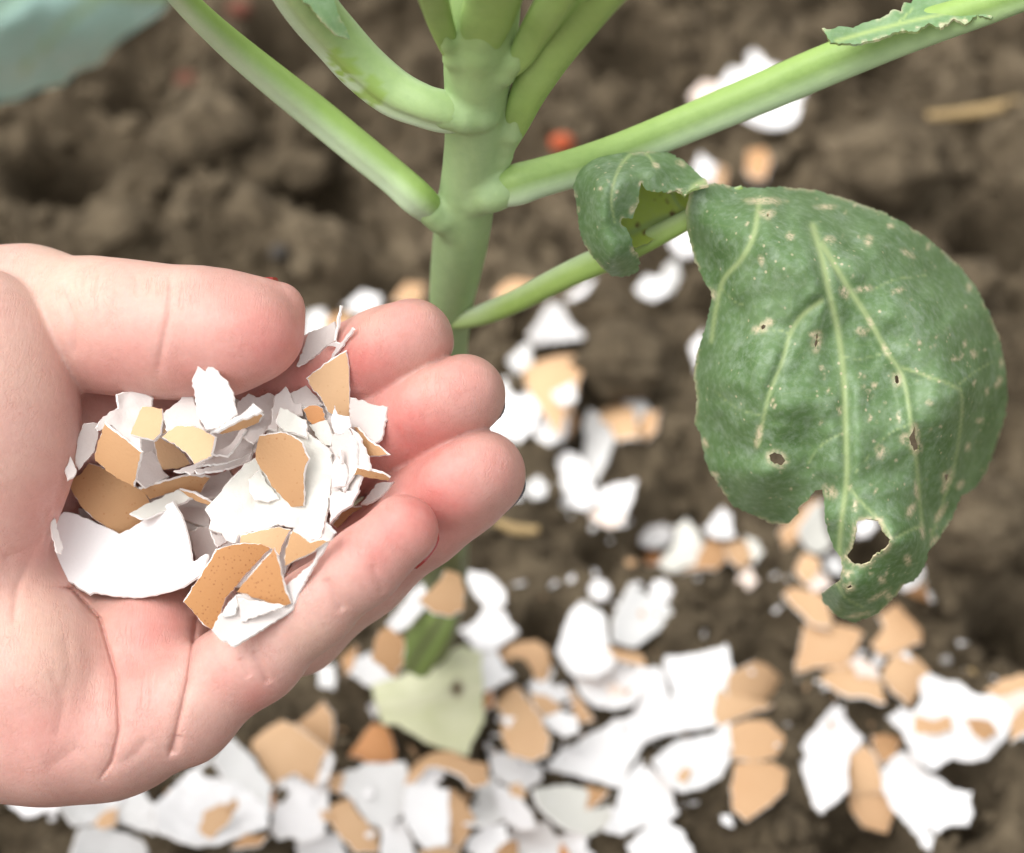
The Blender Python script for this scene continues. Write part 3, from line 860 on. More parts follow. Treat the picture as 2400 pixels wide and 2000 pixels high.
leaf = leaf_sheet("damaged_leaf", blade_out, holes, ctrl, .352, [M_LEAF, M_LEAF_BACK, M_EDGE], plant, step=6.5, veins=veins, scars=scars, pucker=.0026, thick=.0003, edge_scar=.75, seed=4, vein_w=8, vein_dep=.0011, folds=[(MM([(1466, 880), (1466, 1000), (1448, 1150), (1452, 1250)]), .0045, 14), (MM([(1292, 1000), (1312, 1150), (1330, 1300), (1350, 1440)]), .002, 10)])
leaf["label"] = "drooping green leaf with eaten holes and tan scars"
# curled lobe at the leaf's base
lobe_out = S([(22, 300), (60, 190), (150, 100), (260, 42), (400, 40), (500, 66), (620, 60), (740, 46), (850, 70), (960, 130), (1060, 228), (1140, 290), (1150, 330), (1060, 350), (985, 385), (960, 420), (940, 385), (880, 372), (830, 392), (760, 382), (690, 388), (625, 345), (605, 305), (598, 350), (585, 440), (590, 470), (560, 530), (535, 600), (445, 600), (440, 650), (490, 690),
              (520, 760), (545, 860), (580, 895), (590, 950), (582, 1035), (540, 1060), (450, 1085), (370, 1078), (270, 1000), (190, 900), (120, 780), (92, 650), (76, 510), (58, 400)], 1330, 340, 3.5)
lobe_ctrl = [(1330 + a / 3.5, 340 + b / 3.5, c) for a, b, c in [(20, 300, -6), (150, 100, -7), (400, 42, -8), (740, 46, -8), (1060, 228, -4), (1150, 300, 1), (980, 385, 2), (700, 385, 3), (600, 320, 3), (450, 250, 5), (250, 300, 5), (700, 200, 3), (580, 470, 3), (440, 620, 3), (300, 600, 6), (80, 500, -4), (120, 780, -4), (400, 800, 5), (560, 860, 0), (585, 1000, -5), (450, 1083, -7), (250, 980, -4), (350, 950, 2)]]
M_FRINGE = leaf_mat("torn_blade_fringe", (.15, .27, .11), (.22, .34, .17), bloom=(.34, .44, .32), bloom_amt=.35)
lobe = leaf_sheet("curled_lobe", lobe_out, [], lobe_ctrl, .3515, [M_LEAF, M_LEAF_BACK, M_EDGE], leaf, step=5, veins=[(S([(520, 70), (430, 180), (375, 330), (360, 480), (390, 640)], 1330, 340, 3.5), 4, 2.5), (S([(1120, 300), (1040, 340), (990, 420)], 1330, 340, 3.5), 7, 7), (S([(640, 65), (690, 120), (720, 180)], 1330, 340, 3.5), 3, 3)],
                  scars=[(1330 + a / 3.5, 340 + b / 3.5, c, d, e) for a, b, c, d, e in [(268, 360, 5, 5, 0), (405, 387, 5, 4, 0), (725, 168, 9, 6, 30), (935, 155, 13, 5, 30), (600, 320, 4, 8, 0), (530, 530, 6, 9, 20), (455, 630, 7, 10, 0), (540, 870, 5, 9, -20), (920, 375, 14, 5, 0), (340, 300, 3, 3, 0), (90, 520, 3, 8, 0), (30, 340, 3, 9, 0)]],
                  pucker=.0010, edge_scar=.8, seed=9)
# the yellow-green underside seen through the bite
under = leaf_sheet("leaf_underside", S([(560, 250), (800, 290), (1040, 300), (1060, 480), (1000, 640), (800, 740), (560, 850), (480, 800), (420, 640), (480, 480)], 1330, 340, 3.5), [],
                   [(1330 + a / 3.5, 340 + b / 3.5, c) for a, b, c in [(560, 250, -5), (1040, 300, -4), (1000, 640, -6), (560, 850, -6), (700, 550, -8), (420, 640, -6)]], .3525, [M_LEAF_BACK, M_LEAF, M_EDGE], leaf, step=7,
                   veins=[(S([(520, 720), (760, 620), (1000, 560)], 1330, 340, 3.5), 9, 9), (S([(860, 380), (900, 480), (960, 540)], 1330, 340, 3.5), 5, 4)], rots=[(1330 + a / 3.5, 340 + b / 3.5, r_) for a, b, r_ in [(860, 565, 5), (850, 652, 6.5), (572, 660, 4.5), (635, 715, 4), (820, 462, 3), (760, 420, 2), (720, 460, 2), (850, 400, 2)]], seed=15, pucker=.0004)
dj = stem_d(745)
o = loft("petiole", [(1050, 762, dj - .003, 16), (1085, 752, dj - .005, 40), (1140, 735, dj - .008, 52), (1220, 702, dj - .013, 55), (1300, 660, dj - .018, 58), (1380, 622, dj - .022, 62), (1460, 590, dj - .025, 58), (1540, 552, dj - .027, 52), (1610, 515, dj - .029, 46), (1680, 470, dj - .030, 30), (1740, 440, dj - .0305, 12)], M_STALK_LOW, None, n=60, sides=20, flat=.85, groove=.12,
     attrs={"bare": lambda u, a, px, py: np.clip(.35 + .35 * np.cos(a), 0, .7), "waxy": lambda u, a, px, py: np.clip(.4 * np.cos(a - math.pi), 0, .4) + np.clip((1180 - px) / 200, 0, .3)})
adopt(o, leaf)
# blurred bluish leaf close to the lens, top left
big = leaf_sheet("bluish_leaf", [(-260, -220), (430, -220), (415, -40), (385, 25), (320, 70), (262, 110), (235, 150), (180, 165), (150, 200), (90, 210), (40, 235), (0, 240), (-60, 262), (-160, 250), (-260, 180)], [],
                 [(-260, -220, 20), (430, -220, -6), (385, 25, -12), (200, 100, -2), (235, 150, -12), (0, 240, -8), (-160, 250, 0), (60, 60, 8), (150, -100, 4)], .238, [M_LEAF_BLUE, M_LEAF_BLUE, M_LEAF_BLUE], plant, step=16,
                 veins=[([(420, -10), (250, -20), (80, -60), (-200, -160)], 14, 10), ([(250, -20), (150, 60), (40, 180)], 7, 4), ([(100, -50), (0, 20), (-120, 100)], 6, 4)], pucker=.0016, seed=22)
# torn blade remnants along the right stalk and on the upper-left stalk
dj = stem_d(450) - .008
leaf_sheet("blade_remnant", [(1948, 100), (1926, 66), (1950, 68), (1972, 62), (2000, 66), (2030, 52), (2062, 44), (2098, 22), (2112, 28), (2118, 6), (2136, 8), (2150, -14), (2200, -40), (2460, -120), (2460, 10), (2425, 26), (2400, 16), (2376, 34), (2350, 22), (2322, 44), (2290, 34), (2262, 58), (2236, 44), (2205, 66), (2176, 54), (2150, 74), (2110, 72), (2060, 92), (2005, 104)], [],
           [(1940, 66, 2), (2100, 30, 0), (2460, -120, 2), (2420, 20, 7), (2200, 60, 6), (2000, 100, 3), (2150, 0, -1), (2300, 0, 3)], dj - .006, [M_FRINGE, M_LEAF_BACK, M_EDGE], plant, step=6, veins=[([(1960, 96), (2100, 58), (2250, 24), (2440, -20)], 5, 4), ([(2100, 58), (2140, 20)], 3, 2)], scars=[(2262, 50, 6, 5, 0), (2205, 58, 5, 5, 0), (2322, 36, 6, 4, 0), (2376, 26, 6, 5, 0), (2150, 66, 5, 4, 0)], edge_scar=.6, seed=31, pucker=.002)
dj = stem_d(290) - .010
leaf_sheet("blade_remnant", [(700, -60), (760, -60), (782, -8), (790, 30), (812, 66), (820, 92), (790, 84), (765, 62), (745, 40), (728, 14), (712, 6)], [],
           [(700, -60, 4), (790, 30, 3), (820, 92, 1), (728, 14, 5)], dj - .008, [M_FRINGE, M_LEAF_BACK, M_EDGE], plant, step=7, edge_scar=.4, seed=33)
# ------------------------------------------------------------------ the hand (one continuous surface grown from a distance field, millimetres, lens axis = z)
THUMB = [(-120, 760, -12, 190), (60, 745, -7, 160), (230, 762, 1, 147), (330, 772, 4, 144), (405, 781, 6, 138), (475, 779, 7, 137), (540, 782, 7, 125), (606, 776, 7, 107)]
INDEX = [(380, 1020, -17, 128), (600, 955, -10, 116), (790, 880, -5, 108), (900, 830, -2, 103), (966, 797, -1, 97)]
MIDDLE = [(420, 1230, -19, 128), (690, 1120, -10, 114), (870, 1034, -4, 108), (1000, 968, 0, 103), (1088, 927, 1.5, 97)]
RING = [(470, 1450, -16, 128), (690, 1460, -10, 118), (840, 1330, -5, 118), (985, 1210, 0, 114), (1070, 1150, 2, 108), (1128, 1112, 3, 104)]
PINKY = [(250, 1690, 2, 170), (420, 1655, 6, 128), (600, 1540, 10, 102), (735, 1426, 13, 87), (848, 1330, 15, 84), (944, 1243, 16, 84)]

CREASES = [  # (polyline in photo px, depth mm, half width px, thumb side only?)
    ([(97, 1371), (171, 1383), (234, 1451), (274, 1588), (280, 1714), (262, 1785), (225, 1840)], 1.0, 16),
    ([(462, 1440), (457, 1474), (440, 1600), (411, 1726), (392, 1785)], .8, 11),
    ([(190, 1743), (150, 1775), (100, 1805)], .22, 14), ([(350, 1727), (318, 1767), (275, 1797)], .25, 12), ([(420, 1720), (405, 1770)], .3, 9),
    ([(141, 655), (162, 700), (176, 760), (182, 850)], .45, 12), ([(402, 632), (400, 690), (398, 741), (386, 790), (378, 830), (366, 905)], .38, 9), ([(318, 640), (322, 700)], .15, 7),
    ([(762, 1352), (782, 1392), (806, 1436)], .35, 9), ([(590, 1520), (612, 1560), (632, 1606)], .4, 9), ([(560, 1540), (585, 1590)], .2, 8),
    ([(900, 1395), (870, 1320)], .2, 9), ([(30, 1480), (40, 1380), (100, 1240), (122, 1180)], .3, 10), ([(0, 1310), (60, 1290), (100, 1250)], .25, 9), ([(120, 1560), (150, 1650), (130, 1740)], .2, 12), ([(150, 1480), (165, 1560), (150, 1640)], .2, 12),
]

def hand_sdf(p):
    # body: metacarpals and a back slab
    body = ell(p, hp(300, 1260, -24), (40, 33, 9.5), -8)
    body = smin(body, chain(p, [(420, 1010, -16, 120), (120, 1000, -14, 190), (-260, 1060, -10, 250)]), 8)
    body = smin(body, chain(p, [(470, 1450, -16, 125), (150, 1420, -14, 210), (-260, 1330, -10, 280)]), 8)
    body = smin(body, chain(p, [(-260, 1240, -9, 330), (-700, 1330, -3, 330), (-1150, 1440, 4, 360), (-2100, 1640, 14, 430)]), 14)
    thenar = ell(p, hp(-38, 960, 6), (15.6, 23.5, 16), 6)
    thenar = smin(thenar, ell(p, hp(-170, 1230, 4), (19.5, 26, 15), 0), 5)
    heel = smin(ell(p, hp(85, 1600, 4), (13.2, 17.0, 15), 8), ell(p, hp(-120, 1560, 2), (22, 22, 16)), 6)
    d = smin(body, thenar, 1.6)
    d = smin(d, heel, 3.0)
    pad = ell(p, hp(345, 1590, -3), (11.5, 17.0, 13.5), -8)
    d = smin(d, pad, 5)
    pk = chain(p, PINKY, 3)
    d = smin(d, pk, 2.4)
    d = smin(d, chain(p, [(-60, 1690, -2, 165), (120, 1700, 0, 168), (260, 1690, 0, 160)], 4), 6)
    d = smin(d, chain(p, [(-60, 1730, 7, 106), (120, 1742, 8, 108), (260, 1730, 8, 102), (420, 1672, 8, 96)], 4), 5)
    f1 = smin(chain(p, INDEX), ell(p, hp(930, 800, 3.5), (7.5, 5.0, 4.0), 27), 3)
    f2 = smin(chain(p, MIDDLE), ell(p, hp(1045, 935, 6), (8, 5.2, 4.0), 27), 3)
    f3 = smin(chain(p, RING), ell(p, hp(1085, 1125, 8), (8, 5.4, 4.0), 33), 3)
    f = smin(smin(f1, f2, .8), f3, .8)
    d = smin(d, f, 1.3)
    th = chain(p, THUMB, 4)
    th = smin(th, cone(p, hp(560, 735, 7), hp(660, 716, 5), hr(80), hr(48)), 3)
    th = smin(th, ell(p, hp(560, 790, 12), (8.5, 7.2, 6.0), 5), 3)
    d = smin(d, th, 1.0)
    return d

def hand_full(p):
    d = hand_sdf(p)
    s = (D0 - p[:, 2]) / FPX
    px, py = 1200 + p[:, 0] / s, 1000 - p[:, 1] / s
    near = (np.abs(d) < 3) & (px > -80)
    if near.any():
        x, y = px[near], py[near]
        add = np.zeros(len(x))
        for line, dep, w in CREASES:
            q = seg_dist(x, y, line)
            m = q < w * 3
            if m.any():
                fine = .42 if dep > .6 else .08
                add[m] += seg_taper(x[m], y[m], line) * ((.85 - fine) * dep * np.exp(-(q[m] / (w * 1.25)) ** 2) + fine * dep * np.exp(-(q[m] / 4.5) ** 2))
        front = np.clip((p[near, 2] + 14) / 8, 0, 1)
        d[near] += add * front
    return d

VS = .6
HV, HF = grow(hand_sdf, hand_full, (-225, -74, -44), (7, 48, 44), VS)
# finer faces along the creases
import bmesh
def refine(V, F, cuts):
    for wid in cuts:
        s_ = (D0 - V[:, 2]) / FPX
        x, y = 1200 + V[:, 0] / s_, 1000 - V[:, 1] / s_
        near = np.zeros(len(V), bool)
        for line, dep, w in CREASES:
            near |= seg_dist(x, y, line) < wid
        near &= V[:, 2] > -14
        bm = bmesh.new()
        bv = [bm.verts.new(v) for v in V]
        for f in F: bm.faces.new([bv[i] for i in f])
        bm.verts.ensure_lookup_table()
        bm.verts.index_update()
        ed = [e for e in bm.edges if near[e.verts[0].index] and near[e.verts[1].index]]
        bmesh.ops.subdivide_edges(bm, edges=ed, cuts=1, use_grid_fill=True)
        bmesh.ops.triangulate(bm, faces=[f for f in bm.faces if len(f.verts) > 4])
        bm.verts.index_update()
        V = np.array([v.co[:] for v in bm.verts]); F = [[v.index for v in f.verts] for f in bm.faces]
        bm.free()
    return V, F
HV, HF = refine(HV, HF.tolist(), (26, 15))
def sdf_normal(p, e=.25):
    g = np.stack([hand_full(p + np.eye(3)[i] * e) - hand_full(p - np.eye(3)[i] * e) for i in range(3)], 1)
    return g / (np.linalg.norm(g, axis=1)[:, None] + 1e-9)
for _ in range(2):                                        # settle the vertices on the exact surface
    nn = sdf_normal(HV)
    HV = HV - nn * np.clip(hand_full(HV), -.4, .4)[:, None]
s_ = (D0 - HV[:, 2]) / FPX
hx, hy = 1200 + HV[:, 0] / s_, 1000 - HV[:, 1] / s_
pink = np.zeros(len(HV)); pale = np.zeros(len(HV)); line = np.zeros(len(HV))
for x, y, r_, a in [(630, 800, 120, .7), (560, 850, 110, .45), (850, 850, 110, .9), (900, 770, 120, .5), (740, 910, 110, .75), (960, 1010, 120, .9), (1060, 900, 90, .45), (850, 1080, 100, .6), (1050, 1090, 90, .55), (1010, 1180, 110, .95), (1150, 1090, 80, .35),
                     (930, 1240, 80, .7), (880, 1290, 70, .6), (600, 1640, 50, .45), (340, 1480, 90, .6), (300, 1560, 60, .45), (390, 1460, 60, .5), (520, 1600, 50, .3), (270, 850, 130, .4), (430, 870, 90, .4), (120, 1180, 110, .35), (330, 1640, 70, .35), (80, 1700, 120, .35), (180, 1330, 60, .5), (800, 1160, 140, .5), (640, 930, 90, .5), (90, 1290, 60, .35)]:
    pink = np.maximum(pink, 1.0 * a * np.exp(-((hx - x) ** 2 + (hy - y) ** 2) / r_ ** 2) * np.clip((HV[:, 2] + 20) / 12, .3, 1))
for x, y, r_, a in [(150, 620, 160, .7), (350, 640, 110, .4), (100, 1480, 130, .55), (40, 850, 140, .35), (740, 1500, 70, .45), (830, 1480, 60, .3), (820, 1060, 50, .2), (1000, 880, 60, .2), (860, 740, 60, .35), (120, 1560, 90, .5), (560, 1470, 60, .25), (30, 1100, 90, .25), (450, 1640, 60, .2)]:
    pale = np.maximum(pale, a * np.exp(-((hx - x) ** 2 + (hy - y) ** 2) / r_ ** 2))
for pl, dep, w in CREASES:
    q = seg_dist(hx, hy, pl); m = (q < w * 3) & (HV[:, 2] > -12)
    k_ = min(1, dep / 1.0) * (.8 if dep > .6 else .5)
    line[m] = np.maximum(line[m], k_ * seg_taper(hx[m], hy[m], pl) * (.35 * np.exp(-(q[m] / w) ** 2) + .65 * np.exp(-(q[m] / 3.8) ** 2)))
line *= .8
M_SKIN = skin_mat()
hand = link_mesh("hand", mm_world(HV), HF, M_SKIN, attrs={"pink": pink, "pale": pale, "line": line})
tag(hand, "bare cupped left hand holding a heap of broken eggshells", "hand")
_c = mm_world(hp(350, 1200, -10)[None])[0]
hand.data.transform(Matrix.Translation(-Vector(_c))); hand.location = _c

# fingernails on the far side of the tips, seen as thin slivers
M_NAIL_RED = plain_mat("red_nail_polish", (.34, .035, .03), .18, .6)
M_NAIL_DARK = plain_mat("dark_nail_polish", (.075, .06, .07), .2, .6)
M_NAIL = plain_mat("bare_nail", (.72, .50, .42), .3, .5)
def nail(a, b, r, back, mat, over=.35, wid=.62, label=None):
    A, Bq = hp(*a), hp(*b)
    t = (Bq - A) / np.linalg.norm(Bq - A)
    n = np.array(back, float); n -= t * (n @ t); n /= np.linalg.norm(n)
    s = np.cross(t, n)
    R = hr(r)
    V, F = [], []
    nu, nv = 12, 11
    for i in range(nu):
        u = i / (nu - 1)
        for j in range(nv):
            v = (j / (nv - 1) - .5) * 2
            w = wid * 1.5 * (1 - .25 * abs(u - .35))
            ang = v * w
            x = -R * .75 + u * R * (1.45 + over) - (abs(v) ** 2.5) * R * .22 * (1 if u > .5 else -1) * abs(u - .5) * 2
            drop = .10 * R * max(0, u - .5) ** 2 * 4 * .8
            rr = R * 1.03 - drop
            V.append(Bq + t * x + rr * (math.cos(ang) * n + math.sin(ang) * s))
    for i in range(nu - 1):
        for j in range(nv - 1):
            k = i * nv + j
            F.append((k, k + nv, k + nv + 1)); F.append((k, k + nv + 1, k + 1))
    F = np.array(F); V = mm_world(np.array(V))
    o = plate("fingernail", V, F, .0005, [mat, mat, mat])
    adopt(o, hand)
    if label: o["label"] = label
nail((540, 786, 7), (625, 760, 5), 98, (.10, 1, -.75), M_NAIL_RED, .0, .45, "red polished thumbnail seen edge on")
nail((900, 830, -2), (966, 797, -1), 95, (.25, .15, -1), M_NAIL, .10)
nail((1000, 968, 0), (1088, 927, 1.5), 92, (.32, -.26, -1), M_NAIL_DARK, .02, .55, "dark polished nail edge of the middle finger")
nail((1070, 1150, 2), (1128, 1112, 3), 101, (.30, -.3, -1), M_NAIL_DARK, -.05)
nail((850, 1335, 15), (944, 1245, 16), 78, (.34, -.34, -1), M_NAIL_RED, -.10, .6, "red edged nail of the little finger")

# how far the hand lies along each line of sight (for resting the shells in it)
hmap = np.full(RX.shape, 9.0)
sel = (RX > 60) & (RX < 1100) & (RY > 740) & (RY < 1660)
rd = np.stack([(RX[sel] - 1200) / FPX, (1000 - RY[sel]) / FPX, -np.ones(sel.sum())], 1)
tt = np.full(len(rd), D0 - 36.0)
rl = np.linalg.norm(rd, axis=1)
for _ in range(38):
    p_ = rd * tt[:, None]; p_[:, 2] += D0
    tt = tt + np.clip(hand_sdf(p_), -5, 8) * .92 / rl
tt[tt > D0 + 40] = 9000
hmap[sel] = tt / 1000.0
# ------------------------------------------------------------------ broken eggshells
def A_(p): return S(p, 1100, 1500, 3.0)
def B_(p): return S(p, 500, 1500, 3.0)
def C_(p): return S(p, 0, 1700, 3.0)
def D_(p): return S(p, 1700, 1500, 3.0)
def E_(p): return S(p, 800, 1250, 3.0)
def F_(p): return S(p, 1800, 1100, 3.5)
def G_(p): return S(p, 1100, 650, 2.9167)
def H_(p): return S(p, 1300, 1150, 3.5)
def I_(p): return S(p, 140, 850, 5.25)
def J_(p): return S(p, 480, 700, 4.374)
def K_(p): return S(p, 100, 1080, 4.773)
def L_(p): return S(p, 420, 1050, 3.646)
def R_(p): return p

SHELL_T = .00042
def drop_shell(outline, ncam, dmap, step, r, radius, pct, crumple=0.0, lift=0.0, fold=None):
    """rest a curved flake on whatever lies under it along the line of sight; returns front vertices"""
    V, Fc = triangulate(outline, [], step, r, .2)
    n = ROT @ (np.array(ncam, float) / np.linalg.norm(ncam))
    x0, y0 = outline.min(0); x1, y1 = outline.max(0)
    j0, j1 = max(0, int(x0 / CELL)), min(RX.shape[1], int(x1 / CELL) + 2)
    i0, i1 = max(0, int(y0 / CELL)), min(RX.shape[0], int(y1 / CELL) + 2)
    sub = (slice(i0, i1), slice(j0, j1))
    inp = inside(outline, RX[sub], RY[sub])
    c = outline.mean(0)
    seed = r.integers(0, 999)
    if inp.sum() == 0:
        ii, jj = min(max(int(c[1] / CELL), 0), RX.shape[0] - 1), min(max(int(c[0] / CELL), 0), RX.shape[1] - 1)
        md = np.array([dmap[ii, jj]]); rr = RD[ii, jj][None]
    else:
        md = dmap[sub][inp]; rr = RD[sub][inp]
    md = np.where(md > 8, np.nan, md)
    if np.isnan(md).all(): md = np.full(md.shape, .35)
    d0 = np.nanmedian(md)
    md = np.where(np.isnan(md), d0 + .004, md)
    c0 = at(np.array(c[0]), np.array(c[1]), np.array(d0))
    def shape(P, x, y):
        q = P - c0; q = q - (q @ n)[:, None] * n
        k = (q ** 2).sum(1) / (2 * abs(radius)) * (-1 if radius > 0 else 1)
        if crumple: k = k + crumple * (fbm(x / 60, y / 60, seed, 3) - .45) * 2 + crumple * .7 * np.abs(fbm(x / 45 + 7, y / 45, seed + 1, 2) - .4)
        if fold is not None:
            (ax, ay), (bx, by), amt = fold
            L = math.hypot(bx - ax, by - ay)
            k = k - np.maximum(0, ((x - ax) * (by - ay) - (y - ay) * (bx - ax)) / L) * d0 / FPX * amt
        return k
    def on_plane(rays, s):
        return CAM + rays * ((n @ (c0 + n * s - CAM)) / (rays @ n))[:, None]
    Pm = CAM + rr * (md - SHELL_T - .00015)[:, None]
    Pp = on_plane(rr, 0)
    xx = RX[sub][inp] if inp.sum() else np.array([c[0]]); yy = RY[sub][inp] if inp.sum() else np.array([c[1]])
    s = np.percentile((Pm - c0) @ n - shape(Pp, xx, yy), pct) + lift
    Pv = on_plane(ray(V[:, 0], V[:, 1]), s)
    Pv = Pv + n * shape(on_plane(ray(V[:, 0], V[:, 1]), 0), V[:, 0], V[:, 1])[:, None]
    if inp.sum():
        Pc = on_plane(rr, s); Pc = Pc + n * shape(Pp, xx, yy)[:, None]
        dd = -((Pc - CAM) @ ROT)[:, 2]
        t = dmap[sub]; t[inp] = np.minimum(np.where(t[inp] > 8, 9, t[inp]), dd); dmap[sub] = t
    return Pv, Fc

MATS = {'x': (M_WHITE, M_BROWN, M_RIM), 'w': (M_WHITE, M_BROWN, M_RIM), 'c': (M_CREAM, M_TAN, M_RIM), 'g': (M_GREYW, M_WHITE, M_RIM), 'b': (M_BROWN, M_WHITE, M_RIM), 's': (M_SPOT, M_WHITE, M_RIM), 't': (M_TAN, M_WHITE, M_RIM), 'p': (M_PINK, M_WHITE, M_RIM), 'o': (M_ORANGE, M_WHITE, M_RIM)}  # x: white shell that stays bright in the hand, without the painted shade
GN = (0, .616, .788)
def add_shell(pts, kind, label, dmap, group, tilt, step, amp, seed, radius=.023, pct=96, crumple=0.0, lift=0.0, fold=None, sharpen=0.0):
    r = np.random.default_rng(seed)
    if sharpen:                                  # break the corners sharper
        q = np.array(pts, float); c = q.mean(0); d = q - c
        a, b_ = np.roll(q, 1, 0) - q, np.roll(q, -1, 0) - q
        cosang = (a * b_).sum(1) / (np.linalg.norm(a, axis=1) * np.linalg.norm(b_, axis=1) + 1e-6)
        k = np.clip((cosang + 1.0) * 1.2, .15, 1.3)
        pts = q + d / (np.linalg.norm(d, axis=1)[:, None] + 1e-6) * (sharpen * k)[:, None]
    out = rough_outline(pts, step * .7, amp, r)
    if kind in 'wcgx': radius = -radius
    V, Fc = drop_shell(out, tilt, dmap, step, r, radius, pct, crumple, lift, fold)
    cen = V.mean(0)
    o = plate("eggshell_fragment", V - cen, Fc, SHELL_T, (MATS[kind] if dmap is not hmap or kind != 'w' else (M_WHITE_SHADED, M_BROWN, M_RIM)), bevel=.00022 if kind in 'bsto' else .00012)  # plain white shells in the hand take the copy with painted shade
    o.location = cen
    tag(o, label, "eggshell", group)
    return o

